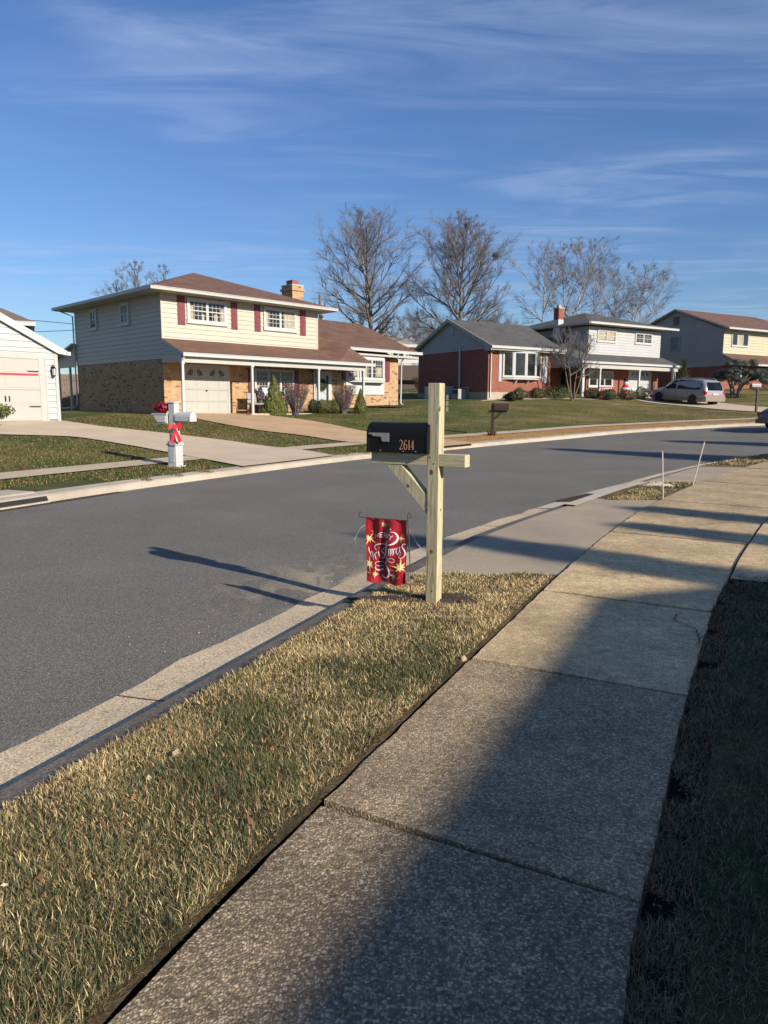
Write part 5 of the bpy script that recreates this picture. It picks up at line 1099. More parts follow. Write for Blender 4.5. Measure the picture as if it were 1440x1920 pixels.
# MERRY on an arc
def letters(L, w_=8):
    for pts in L: P = np.array(pts, float); fm.ribbon(P, w_, lambda a, b_: fuv(a, b_, .0024), 3)
letters([[(520, 545), (515, 478)], [(515, 478), (545, 515)], [(545, 515), (562, 464)], [(562, 464), (578, 530)],
         [(590, 522), (584, 456)], [(584, 456), (620, 450)], [(588, 488), (615, 484)], [(590, 522), (628, 518)],
         [(642, 518), (640, 450)], [(640, 450), (668, 455), (668, 480), (642, 486)], [(650, 486), (676, 520)],
         [(690, 522), (694, 456)], [(694, 456), (722, 464), (720, 488), (692, 490)], [(700, 492), (720, 534)],
         [(734, 468), (752, 505)], [(778, 476), (752, 505)], [(752, 505), (738, 548)]])
# shade of a fold, painted as a dark red band behind the lettering
rb_([(655, 860), (600, 900), (560, 950), (640, 960), (650, 1040), (650, 1130)], [20, 60, 90, 100, 60, 40], 4, .0013)
# script
rb_([(735, 430), (790, 425), (830, 470), (835, 530), (790, 590), (700, 632), (600, 625), (530, 635), (500, 680), (530, 715)], [5, 14, 26, 30, 22, 10, 9, 14, 18, 8])
rb_([(700, 560), (678, 640), (668, 740), (680, 830), (730, 880), (790, 870), (790, 830), (745, 820), (700, 860)], [8, 20, 24, 20, 10, 8, 7, 6, 5])
rb_([(418, 690), (422, 740), (440, 790), (455, 830)], [6, 12, 12, 6]); rb_([(440, 790), (465, 745), (478, 800), (486, 860)], [4, 10, 12, 6])
rb_([(500, 770), (512, 815), (525, 858)], [10, 13, 8]); rb_([(505, 780), (528, 748), (540, 765)], [4, 8, 5]); rb_([(556, 730), (562, 790), (578, 830)], [9, 13, 7]); rb_([(565, 688), (570, 680)], [12, 12])
rb_([(636, 705), (600, 715), (600, 750), (634, 775), (640, 820), (610, 850), (585, 840)], [5, 9, 13, 15, 12, 8, 5])
for k in range(3): x = 722+k*30; rb_([(x, 690-k*6), (x+2, 740-k*8), (x-4, 790-k*10)], [13, 16, 8]); rb_([(x+2, 720-k*8), (x+18, 678-k*8), (x+30, 690-k*8)], [4, 8, 6])
rb_([(850, 650), (825, 665), (822, 730), (848, 745), (866, 690)], [6, 11, 13, 9, 5]); rb_([(868, 635), (870, 700), (890, 735)], [9, 13, 6])
rb_([(948, 605), (915, 600), (900, 640), (930, 690), (945, 750), (920, 800), (880, 810), (860, 780), (890, 755)], [6, 12, 14, 20, 16, 9, 7, 6, 5])
rb_([(700, 860), (660, 940), (600, 900), (530, 895), (510, 925), (560, 960), (640, 950), (660, 900)], [6, 7, 7, 7, 6, 6, 6, 5])
rb_([(515, 955), (520, 1000), (570, 1025), (630, 1000), (655, 940)], [6, 18, 24, 16, 6])
rb_([(672, 935), (712, 1000), (722, 1060), (700, 1125), (655, 1155), (610, 1130), (590, 1095)], [5, 18, 26, 26, 20, 14, 6])
fm.build('flag_cloth', ['flag_red', 'gold_light', 'gold', 'print_white', 'flag_dark'], FL, smooth_=True)
hm = MB(); 
tb = MB()
def crop(X, Y): return fuv(X, Y)
tb.ribbon([(375, 355), (320, 395), (270, 480), (225, 560), (120, 672)], [7, 9, 7, 8, 5], lambda a, b_: fuv(a, b_, .004)); tb.ribbon([(372, 362), (300, 420), (245, 510), (220, 600), (228, 690)], [6, 8, 7, 6, 4], lambda a, b_: fuv(a, b_, .002))
tb.ribbon([(975, 350), (1020, 430), (1090, 520), (1160, 610), (1225, 688)], [8, 9, 8, 9, 10], lambda a, b_: fuv(a, b_, -.002)); tb.ribbon([(985, 350), (1050, 450), (1120, 560), (1215, 680)], [6, 7, 7, 6], lambda a, b_: fuv(a, b_, .006)); tb.build('tie_ribbon', 'plastic_white', FL)
# dug soil round the post
def mound(name, c, rx, ry, h, mat, seed, label=None, cat=None, kind=None, n=26):
    rng = np.random.default_rng(seed); V = []; F = []
    for i in range(9):
        q = i/8
        for k in range(n):
            a = 2*math.pi*k/n; r_ = q*(1+.16*math.sin(3*a+seed)+.10*math.sin(7*a)); x = c[0]+rx*r_*math.cos(a); y = c[1]+ry*r_*math.sin(a)
            V.append((x, y, c[2]+h*(1-q*q)+rng.normal(0, .25*abs(h)+.002)*(q < 1)*(1-q)-(.012 if i == 8 else 0)))
    for i in range(8):
        for k in range(n): F.append((i*n+k, i*n+(k+1) % n, (i+1)*n+(k+1) % n, (i+1)*n+k))
    o = npmesh(name, np.array(V), np.array(F), mat, smooth_=True); tag(o, label, cat, kind=kind); return o
mound('dug_soil', (.42, 5.28, .010), .36, .17, .018, 'soil', 4, kind='structure'); mound('dug_soil', (.0, 5.26, .010), .26, .10, .015, 'soil', 5, kind='structure')
mound('mulch_bed', (.2, 38.7, 1.385), 1.5, .9, .05, 'soil', 6, kind='structure')
cn = MB(); cn.lathe([(.09, 0), (.07, .14), (.02, .26), (0, .27)], (.3, 39.0, 1.4), 10); tag(cn.build('garden_ornament', 'stone'), 'small pale cone shaped ornament in the mulch bed on the lawn', 'ornament')
mound('stone', (.455, 3.965, .018), .022, .018, .018, 'stone', 7, 'small tan stone on the joint at the edge of the path', 'stone', n=12)
rk = mound('concrete_lump', (4.95, 13.1, .0), .36, .20, .07, 'new_concrete', 8, 'pale concrete lump in the grass beside the storm drain', 'rock')
# ---------------------------------------------------------------- reflector stakes
for (p0, p1, lb) in (((4.38, 11.23, 0), (4.33, 11.25, .75), 'upright thin red and white marker stake, left of the two on the near verge'), ((5.72, 13.3, 0), (5.90, 13.35, .80), 'leaning thin red and white marker stake, right of the two on the near verge')):
    s = MB(); P0, P1 = Vector(p0), Vector(p1)
    for k in range(12): s.tube([P0.lerp(P1, k/12), P0.lerp(P1, (k+1)/12)], .0095, 6, k % 2 if k < 11 else 0)
    s.tube([P1, P1+(P1-P0)*.008], [.013, .008], 6, 1); tag(s.build('marker_stake', ['stake', 'lamp_red' if False else 'plastic_white']), lb, 'stake', 'driveway marker stakes')
# storm drains
gt = empty('storm_grate', (3.36, 12.10, -.086), R(90-38), 'rusty slotted storm drain grate in the near gutter', 'drain')
w = MB(); w.box(-.60, .60, -.17, .17, -.05, -.008, 1)
w.box(-.62, .62, -.20, -.17, -.03, .006); w.box(-.62, .62, .17, .20, -.03, .006); w.box(-.62, -.59, -.17, .17, -.03, .006); w.box(.59, .62, -.17, .17, -.03, .006)
for k in range(19): x = -.55+k*.061; w.box(x-.016, x+.016, -.17, .17, -.02, .004)
w.build('grate_bars', ['rust', 'dark'], gt)
il = empty('curb_inlet', (0, 0, 0), 0, 'pale concrete storm drain inlet in the far curb at the left edge', 'drain')
kI = ni(FAR, -5.42, 11.5); q0 = kI-22
def fz(t, z, a=q0, b=kI): c = offset(FAR, t)[a:b+1].copy(); c[:, 2] = FAR[a:b+1, 2]+z; return c
mk = loft('inlet_slab', [fz(.30, -.02), fz(.26, .145), fz(.30, .165), fz(.95, .17), fz(.95, -.05)], 'curb_far'); mk.parent = il
mk2 = loft('inlet_opening', [fz(.0, .035), fz(.035, .105)], 'dark'); mk2.parent = il
mk3 = loft('inlet_sill', [fz(-.05, -.02), fz(-.03, .03), fz(.02, .035), fz(.03, -.02)], 'curb_far'); mk3.parent = il
db = strip('dead_leaves', offset(FAR, -.16)[q0:kI+8], FAR[q0:kI+8], 'soil', 3, None); db.location.z = .008; tag(db, kind='stuff')
# ---------------------------------------------------------------- white mailbox with red bow across the road
W = empty('mailbox', (-4.63, 16.02, .05), R(-27), 'white moulded mailbox post with red bow and pink flowers across the road', 'mailbox')
w = MB(); s_ = .082
w.box(-.155, .155, -.155, .155, 0, .05); w.box(-.115, .115, -.115, .115, .05, .50); w.box(-.135, .135, -.135, .135, .50, .54); w.box(-.115, .115, -.115, .115, .54, .59); w.box(-s_, s_, -s_, s_, .59, 1.42); w.box(-s_-.015, s_+.015, -s_-.015, s_+.015, 1.42, 1.45)
for sx, sy in ((1, 0), (-1, 0), (0, -1)):
    if sx: w.box(sx*.115-.006, sx*.115+.006, -.075, .075, .12, .44)
    else: w.box(-.075, .075, sy*.115-.006, sy*.115+.006, .12, .44)
w.build('post', 'plastic_white', W, bevel=.006)
w = MB(); A = arch(.105, .10, 8); w.prism([(y+.32-.0, -.30, z+1.06) for y, z in A], (0, .52, 0)) if False else None
w.prism([(.10, y, z+1.03) for y, z in arch(.10, .10, 8)], (.42, 0, 0)); w.build('box', 'plastic_white', W, bevel=.006)
w = MB(); w.prism([(.515, y, z+1.025) for y, z in arch(.106, .10, 8)], (.03, 0, 0)); w.build('door', 'plastic_white', W, bevel=.004)
w = MB(); w.box(.06, .30, -.05, .05, .96, 1.03); w.build('bracket', 'plastic_white', W)
w = MB(); w.prism([(-.52, -.11, 1.18), (-.12, -.11, 1.18), (-.12, -.11, .98), (-.40, -.11, .98)], (0, .22, 0)); w.prism([(-.49, -.125, 1.155), (-.15, -.125, 1.155), (-.15, -.125, 1.01), (-.38, -.125, 1.01)], (0, .02, 0), 1); w.box(-.54, -.10, -.13, .13, 1.17, 1.20); w.build('flower_box', ['plastic_white', 'siding_grey'], W)
rng_ = np.random.default_rng(3); n = 420; dd_ = rng_.normal(0, 1, (n, 3)); dd_ /= np.linalg.norm(dd_, axis=1)[:, None]; P = dd_*np.array([.25, .14, .13])*rng_.uniform(.6, 1, (n, 1))+np.array([-.33, 0, 1.32]); cc = np.where(rng_.uniform(0, 1, n)[:, None] < .72, np.array([[.50, .008, .06]]), np.array([[.03, .05, .015]]))*rng_.uniform(.5, 1.3, (n, 1)); V, F, C = leafcloud(P, dd_, .030, cc, rng_, .8); npmesh('flowers', V, F, 'leaves', parent=W, colors=C)
bw_ = MB(); y = -.135
bw_.prism([(0, y, .92), (-.17, y-.03, 1.0), (-.19, y-.03, .84)], (0, -.05, 0)); bw_.prism([(0, y, .92), (.17, y-.03, 1.02), (.20, y-.03, .83)], (0, -.05, 0)); bw_.box(-.045, .045, y-.08, y, .86, .97)
bw_.prism([(-.03, y-.03, .88), (-.16, y-.02, .55), (-.06, y-.02, .56), (.0, y-.03, .74)], (0, -.02, 0)); bw_.prism([(.03, y-.03, .88), (.0, y-.03, .76), (.09, y-.02, .56), (.20, y-.02, .60)], (0, -.02, 0))
bo = bw_.build('bow', 'bow_red'); bo.matrix_world = Matrix.Translation((-4.595, 15.955, .05)) @ Matrix.Rotation(R(14), 4, 'Z') @ Matrix.Diagonal((.72, 1, 1, 1)); tag(bo, 'big red cloth bow tied to the white mailbox post', 'bow')
# dark mailbox across the road
D = empty('mailbox', (4.19, 28.14, .27), R(-20), 'dark brown mailbox on a braced post in the dry verge across the road', 'mailbox')
w = MB(); w.box(-.055, .055, -.055, .055, 0, 1.28); w.build('post', 'brown_wood', D); w = MB(); w.box(-.18, .55, -.045, .045, .92, 1.0); w.build('crossarm', 'brown_wood', D)
w = MB(); w.prism([(.05, -.035, .60), (.05, -.035, .72), (.26, -.035, .92), (.38, -.035, .92)], (0, .07, 0)); w.build('brace', 'brown_wood', D)
w = MB(); w.prism([(.06, y, z+1.0) for y, z in arch(.11, .16, 8)], (.54, 0, 0)); w.build('box', 'brown_wood', D); w = MB(); w.prism([(.60, y, z+1.0) for y, z in arch(.114, .16, 8)], (.03, 0, 0)); w.build('door', 'rust', D)
w = MB()
for k in range(34): a = random.uniform(0, 6.28); r_ = random.uniform(.1, .26); w.tube([(r_*.6*math.cos(a), r_*.6*math.sin(a), 0), (r_*math.cos(a), r_*math.sin(a), random.uniform(.1, .26))], [.02, .006], 4)
dp = w.build('dead_plant', 'leaf_dead'); dp.location = (4.19, 28.14, .29); tag(dp, 'clump of dead brown plants round the foot of the dark brown mailbox', 'plant')
E3 = empty('mailbox', (21.0, 41.2, 1.12), R(10), 'slim black mailbox post near the right edge beyond the minivan driveway', 'mailbox')
w = MB(); w.box(-.05, .05, -.05, .05, 0, 1.42); w.build('post', 'brown_wood', E3); w = MB(); w.prism([(-.42, y, z+1.42) for y, z in arch(.10, .12, 8)], (.56, 0, 0)); w.build('box', 'grey_plastic', E3); w = MB(); w.box(-.3, .3, -.04, .04, 1.34, 1.42); w.build('crossarm', 'brown_wood', E3)
# ---------------------------------------------------------------- vehicles
def loft_body(st, n=9):
    """st: list of (x, halfwidth, z_sill, z_belt, w_roof, z_roof)"""
    V = []; F = []
    for (x, hw, zs, zb, wr_, zr) in st:
        q = [(hw*.80, zs), (hw*.97, zs+.05), (hw, zs+(zb-zs)*.35), (hw*1.0, zs+(zb-zs)*.7), (hw*.965, zb), (wr_+(hw*.965-wr_)*.45, zb+(zr-zb)*.6), (wr_, zr-.06 if zr-zb > .1 else zr-.01), (wr_*.8, zr-.012), (wr_*.4, zr), (0, zr)]
        V += [(x, -a, z) for a, z in q]+[(x, a, z) for a, z in q[::-1][1:]]
    k = 19
    for i in range(len(st)-1):
        for j in range(k-1): F.append([i*k+j, i*k+j+1, (i+1)*k+j+1, (i+1)*k+j])
        F.append([i*k+k-1, i*k, (i+1)*k, (i+1)*k+k-1])
    F.append(list(range(k))[::-1]); F.append([(len(st)-1)*k+j for j in range(k)])
    return V, F
def wheel(par, x, y, r=.33, sgn=1):
    o = MB(); o.lathe([(r*.62, -.10), (r*.93, -.11), (r, -.07), (r, .07), (r*.93, .11), (r*.62, .10)], (0, 0, 0), 26, axis='y'); t = o.build('wheel', 'rubber', par, smooth_=True); t.location = (x, y, r)
    q = MB(); q.lathe([(0.02, .075*sgn), (r*.16, .085*sgn), (r*.2, .06*sgn), (r*.58, .05*sgn), (r*.66, .10*sgn), (r*.66, .02*sgn)], (0, 0, 0), 22, axis='y')
    for k in range(7):
        a = 2*math.pi*k/7; q.prism([(r*.15*math.cos(a-.3), .062*sgn, r*.15*math.sin(a-.3)), (r*.6*math.cos(a-.12), .062*sgn, r*.6*math.sin(a-.12)), (r*.6*math.cos(a+.12), .062*sgn, r*.6*math.sin(a+.12)), (r*.15*math.cos(a+.3), .062*sgn, r*.15*math.sin(a+.3))], (0, .025*sgn, 0))
    q.build('rim', 'rim', t); return t
VAN = empty('minivan', (19.75, 49.3, 1.62), 0, 'silver lilac minivan with taupe lower panels parked on the driveway', 'minivan')
fw, rw = Vector((19.05, 51.04, 1.72)), Vector((20.43, 47.84, 1.48)); hd = (fw-rw).normalized(); lat = Vector((0, 0, 1)).cross(hd).normalized(); upv = hd.cross(lat)
# local: +x forward, +y to the van's left side
cen = (fw+rw)/2-lat*.80; M4 = Matrix((hd, lat, upv)).transposed().to_4x4(); M4.translation = cen; VAN.matrix_world = M4
st = [(2.46, .62, .42, .62, .55, .66), (2.40, .80, .34, .72, .66, .80), (2.15, .90, .28, .80, .72, .93), (1.75, .93, .26, .92, .74, 1.03), (1.40, .93, .26, .98, .74, 1.09), (1.25, .93, .26, 1.0, .72, 1.18), (.80, .93, .26, 1.0, .68, 1.52), (.45, .93, .26, 1.0, .67, 1.66), (0, .93, .26, 1.0, .68, 1.72), (-1.0, .93, .26, 1.01, .70, 1.74), (-1.9, .93, .28, 1.02, .69, 1.70), (-2.15, .92, .32, 1.02, .68, 1.62), (-2.33, .90, .36, .99, .72, 1.28), (-2.42, .88, .38, .90, .74, 1.0), (-2.46, .84, .42, .70, .72, .74)]
V, F = loft_body(st); bd = npmesh('body', np.array(V), np.zeros((0, 4), int), 'car_lilac') if False else None
b = MB(); b.v = [tuple(v) for v in V]; b.f = F
for f_ in F: zz = np.mean([V[i][2] for i in f_]); b.m.append(1 if zz < .50 else 0)
b.build('body', ['car_lilac', 'car_taupe'], VAN, smooth_=True)
cl_ = MB(); cl_.box(-2.2, 2.2, -.945, -.925, .27, .48); cl_.box(-2.2, 2.2, .925, .945, .27, .48); cl_.box(-2.53, -2.36, -.86, .86, .34, .66); cl_.box(2.36, 2.52, -.80, .80, .32, .58); cl_.build('bumper_cladding', 'car_taupe', VAN, bevel=.03)
def sidewin(pts, name='side_window'):
    for sg in (1, -1):
        w = MB()
        P = []
        for (x, t) in pts:   # t 0 at belt, 1 at roof edge
            hw = np.interp(-x, [-s[0] for s in st], [s[1] for s in st]); wr_ = np.interp(-x, [-s[0] for s in st], [s[4] for s in st]); zb = np.interp(-x, [-s[0] for s in st], [s[3] for s in st]); zr = np.interp(-x, [-s[0] for s in st], [s[5] for s in st])
            A3 = [(hw*.965, zb), (wr_+(hw*.965-wr_)*.45, zb+(zr-zb)*.6), (wr_, zr-.06)]
            yy = np.interp(t, [0, .6, 1], [a[0] for a in A3]); z_ = np.interp(t, [0, .6, 1], [a[1] for a in A3]); P.append((x, sg*(yy+.012), z_))
        w.face(P if sg > 0 else P[::-1]); w.build(name, 'car_glass', VAN)
sidewin([(1.05, .04), (.62, .62), (.38, .9), (.10, .92), (.10, .04)]); sidewin([(-.02, .04), (-.02, .93), (-1.0, .93), (-1.95, .9), (-2.02, .55), (-1.95, .06)])
w = MB(); w.face([(-2.20, .58, 1.56), (-2.20, -.58, 1.56), (-2.362, -.63, 1.27), (-2.362, .63, 1.27)]); w.face([(-2.362, .63, 1.27), (-2.362, -.63, 1.27), (-2.428, -.65, 1.05), (-2.428, .65, 1.05)]); w.build('rear_window', 'car_glass', VAN)
w = MB(); w.face([(1.22, .66, 1.17), (1.22, -.66, 1.17), (.52, -.58, 1.63), (.52, .58, 1.63)][::-1]); w.build('windscreen', 'car_glass', VAN)
for sy in (1, -1):
    w = MB(); w.box(-2.46, -2.22, sy*.80-.09, sy*.80+.09, .76, 1.0); w.build('tail_lamp', 'lamp_red', VAN, bevel=.02); w = MB(); w.box(2.26, 2.47, sy*.64-.12, sy*.64+.12, .62, .76); w.build('headlight', 'lamp_clear', VAN, bevel=.02)
    w = MB(); w.box(.85, 1.02, sy*1.03-.09, sy*1.03+.09, 1.0, 1.16); w.build('wing_mirror', 'car_lilac', VAN, bevel=.03)
w = MB(); w.box(-2.49, -2.43, -.24, .24, .74, .86); w.build('number_plate', 'plastic_white', VAN); w = MB(); w.box(-2.47, -2.44, -.66, .66, .70, .735); w.build('trim_strip', 'bow_red', VAN)
w = MB()
for sg in (1, -1): w.tube([(.1, sg*.55, 1.74), (-.1, sg*.55, 1.80), (-1.7, sg*.55, 1.79), (-1.9, sg*.55, 1.71)], .018, 5)
w.build('roof_rack', 'gutter', VAN)
w = MB()
for x in (1.5, -1.48):
    for sg in (1, -1): w.lathe([(.41, sg*.934), (.41, sg*.90)], (x, 0, .34), 24, axis='y')
w.build('wheel_arch', 'dark', VAN)
for x in (1.5, -1.48):
    for sg in (1, -1): wheel(VAN, x, sg*.865, .34, sg)
w = MB()
for sg in (1, -1):
    for x in (1.12, .04, -1.05): w.box(x-.006, x+.006, sg*.932-.003, sg*.932+.003, .5, 1.0)
w.build('door_gap', 'dark', VAN)
# the car that just enters at the right edge
CR = empty('parked_car', (17.95, 30.35, .50), R(14), 'dark car parked at the curb, only its bumper corner in view at the right edge', 'car')
st2 = [(-2.2, .62, .40, .58, .5, .62), (-2.12, .80, .32, .66, .6, .76), (-1.8, .88, .26, .80, .66, .90), (-1.3, .9, .24, .88, .66, .96), (-1.0, .9, .24, .9, .62, 1.12), (-.4, .9, .24, .9, .56, 1.38), (.6, .9, .24, .9, .56, 1.40), (1.2, .9, .24, .9, .6, 1.15), (1.6, .9, .26, .88, .66, 1.0), (2.1, .84, .32, .8, .62, .9), (2.2, .7, .4, .6, .5, .66)]
V, F = loft_body(st2); b = MB(); b.v = [tuple(v) for v in V]; b.f = F; b.m = [0]*len(F); b.build('body', 'car_dark', CR, smooth_=True)
w = MB(); w.box(-2.26, -2.05, -.78, .78, .26, .46); w.build('bumper', 'car_dark', CR, bevel=.03)
for sg in (1, -1): w = MB(); w.box(-2.18, -1.98, sg*.68-.12, sg*.68+.12, .58, .72); w.build('tail_lamp', 'lamp_red', CR, bevel=.02)
w = MB(); w.face([(-1.02, .58, 1.12), (-1.02, -.58, 1.12), (-.42, -.5, 1.37), (-.42, .5, 1.37)]); w.build('rear_window', 'car_glass', CR)
for x in (1.35, -1.35):
    for sg in (1, -1): wheel(CR, x, sg*.82, .31, sg)
# ---------------------------------------------------------------- small things round the brick house
o2 = Matrix.Translation((6.2, 44.0, 1.84)) @ Matrix.Rotation(R(32), 4, 'Z')
def h2w(u, v, z): return tuple(o2 @ Vector((u, v, z)))
AC = empty('storage_box', h2w(-.55, 4.3, -.05), R(32), 'white utility box against the shaded red brick side wall', 'box')
w = MB(); w.box(-.4, .4, -1.1, .9, 0, .8); w.box(-.43, .43, -1.13, .93, .8, .86); w.build('cabinet', 'plastic_white', AC); w = MB()
for k in range(8): w.box(-.405, -.4, -1.0, .8, .1+k*.085, .13+k*.085)
w.build('louvre', 'siding_grey', AC)
AU = empty('air_conditioner', h2w(-.45, 2.2, .0), R(32), 'grey metal air conditioning unit beside the brick house corner', 'appliance')
w = MB(); w.box(-.33, .33, -.33, .33, 0, .62); w.build('casing', 'siding_side', AU, bevel=.02); w = MB(); w.box(-.34, -.33, -.25, .25, .3, .55); w.build('grille', 'dark', AU)
# porch decorations (seen small)
dc = empty('sleigh_decoration', h2w(12.3, 1.6, .15), R(32), 'red and white christmas sleigh decoration on the brick house porch, left one', 'decoration')
w = MB(); w.tube([(-.9, 0, .1), (.7, 0, .1), (.95, 0, .3)], .03, 6); w.tube([(-.8, 0, .75), (.5, 0, .8), (.8, 0, .55)], .035, 6); w.tube([(-.6, 0, .1), (-.6, 0, .7)], .03, 6); w.tube([(.3, 0, .1), (.3, 0, .75)], .03, 6); w.build('frame', 'bow_red', dc)
w = MB(); w.tube([(-.8, .05, .68), (.5, .05, .7)], .04, 6); w.tube([(0, .05, .1), (0, .05, .7)], .03, 6); w.build('rail', 'plastic_white', dc)
sn = empty('christmas_figure', h2w(14.8, 2.1, .2), R(32), 'pink and white christmas figure with dark hat on the porch behind the bushes', 'decoration')
w = MB(); w.lathe([(.22, 0), (.36, .25), (.30, .7), (.16, .95), (.05, 1.0)], (0, 0, 0), 14); w.build('body', 'bow_red', sn, smooth_=True); w = MB(); w.lathe([(.05, .9), (.17, 1.0), (.17, 1.15), (.05, 1.25)], (0, 0, 0), 12); w.lathe([(.3, .5), (.42, .6), (.3, .75)], (0, 0, 0), 12); w.build('head', 'plastic_white', sn, smooth_=True); w = MB(); w.lathe([(.22, 1.22), (.22, 1.25), (.13, 1.25), (.12, 1.42)], (0, 0, 0), 12); w.build('hat', 'black_metal', sn)
bn = empty('porch_bench', h2w(16.3, 2.0, .15), R(32), 'white bench with small white ornaments on the brick house porch', 'bench')
w = MB(); w.box(-.7, .7, -.2, .2, .4, .46); w.build('seat', 'plastic_white', bn)
for sx in (-.6, .6): w = MB(); w.box(sx-.04, sx+.04, -.18, .18, 0, .4); w.build('leg', 'plastic_white', bn)
w = MB(); w.box(-.7, .7, .18, .22, .5, .8); w.build('backrest', 'plastic_white', bn)
# ---------------------------------------------------------------- poles, wires, fence
UP = empty('utility_pole', (-5.25, 60, 2.6), 0, 'wooden utility pole with a short arm behind the cream house chimney', 'pole')
w = MB(); w.tube([(0, 0, -.5), (0, 0, 7.6)], [.14, .10], 8); w.build('pole', 'pole_wood', UP); w = MB(); w.box(-.45, .45, -.05, .05, 6.6, 6.72); w.build('crossarm', 'pole_wood', UP)
for sx in (-.4, .4, .05): w = MB(); w.tube([(sx, 0, 6.7), (sx, 0, 7.05)], [.05, .03], 6); w.build('insulator', 'rust', UP)
for k, (y0_, z0, y1_, z1, lb) in enumerate(((48, 6.6, 46, 5.9, 'uppermost dark wire beside the cream house gutter'), (48, 5.9, 46, 6.2, 'second wire, rising toward the cream house eave'), (48, 4.6, 46, 4.35, 'third wire left of the cream house'), (48, 4.1, 46, 3.85, 'lowest wire left of the cream house'))):
    w = MB(); w.tube([(-36, y0_, z0+.5), (-26, y0_-.5, z0+.1), (-22, y1_+.5, z0), (-14, y1_, z1)], .018, 4); tag(w.build('overhead_wire', 'black_metal'), lb, 'wire', 'overhead wires at the left')
FN = empty('wooden_fence', (-24.5, 46.5, g1(-20, 46)), R(8), 'weathered board fence seen under the back porch of the cream house', 'fence')
w = MB()
for k in range(74): w.box(k*.15, k*.15+.135, 0, .02, 0, 1.75+.02*math.sin(k*2.1))
w.build('boards', 'fence_wood', FN); w = MB(); w.box(0, 11.1, .02, .06, .3, .4); w.box(0, 11.1, .02, .06, 1.3, 1.4); w.build('rail', 'fence_wood', FN)
bl = MB(); nx2 = empty('box', (0, 0, 0)); bpy.data.objects.remove(nx2)
# ---------------------------------------------------------------- grass blades
def poly_mask(px, py, A, B):
    """points between polylines A and B (A left of B)"""
    return (side(px, py, A) < 0) & (side(px, py, B) > 0)
def blades(name, X, Y, Z, hgt, wid, col, lean=.75, seed=1, segs=2):
    rng = np.random.default_rng(seed); n = len(X); az = rng.uniform(0, 2*np.pi, n); le = rng.uniform(.15, 1, n)*lean
    dx = np.cos(az); dy = np.sin(az); wx = -dy; wy = dx; h = hgt
    tw = rng.uniform(-.8, .8, n); wx2 = wx*np.cos(tw)+dx*np.sin(tw); wy2 = wy*np.cos(tw)+dy*np.sin(tw)
    th = rng.uniform(.25, 1.0, n)*1.5*lean
    def P(t, s, w_):
        q = th*(.45+.55*t); r_ = h*t*np.sin(q); return np.stack([X+dx*r_+wx2*w_*s, Y+dy*r_+wy2*w_*s, Z-.004+h*t*np.cos(q)+.002*t], 1)
    a = P(0, -1, wid/2); b = P(0, 1, wid/2); c = P(.55, -1, wid*.42); d = P(.55, 1, wid*.42); e = P(1, 0, wid*.1)
    V = np.stack([a, b, c, d, e], 1).reshape(-1, 3); i = np.arange(n)*5
    F4 = np.c_[i, i+1, i+3, i+2]; F3 = np.c_[i+2, i+3, i+4]
    dk = np.repeat(col, 5, axis=0)
    o = npmesh(name, V, [F4, F3], 'blades', colors=dk, smooth_=True); return o
def vnoise(x, y, s, seed):
    """cheap smooth value noise"""
    r_ = np.random.default_rng(seed); T = r_.uniform(0, 1, (64, 64)); u = x*s; v = y*s; i = np.floor(u).astype(int); j = np.floor(v).astype(int); fu = u-i; fv = v-j; fu = fu*fu*(3-2*fu); fv = fv*fv*(3-2*fv)
    g_ = lambda a, b: T[a % 64, b % 64]
    return (g_(i, j)*(1-fu)+g_(i+1, j)*fu)*(1-fv)+(g_(i, j+1)*(1-fu)+g_(i+1, j+1)*fu)*fv
def colours(rng, n, k, green=(.095, .112, .042), straw=(.56, .43, .215), brown=(.24, .15, .075)):
    """k in 0..1 is how dry"""
    u = rng.uniform(0, 1, n); dry = u < k; c = np.where(dry[:, None], np.array(straw)[None], np.array(green)[None]); br_ = rng.uniform(0, 1, n) < .20; c = np.where(br_[:, None], np.array(brown)[None], c)
    return c*rng.uniform(.45, 1.3, (n, 1))+rng.normal(0, .004, (n, 3)).clip(-.01, .01)
def scatter(n, x0, x1, y0, y1, keep, seed):
    r_ = np.random.default_rng(seed); x = r_.uniform(x0, x1, n); y = r_.uniform(y0, y1, n); m_ = keep(x, y); return x[m_], y[m_]
CAMD = lambda x, y: np.hypot(x, y)
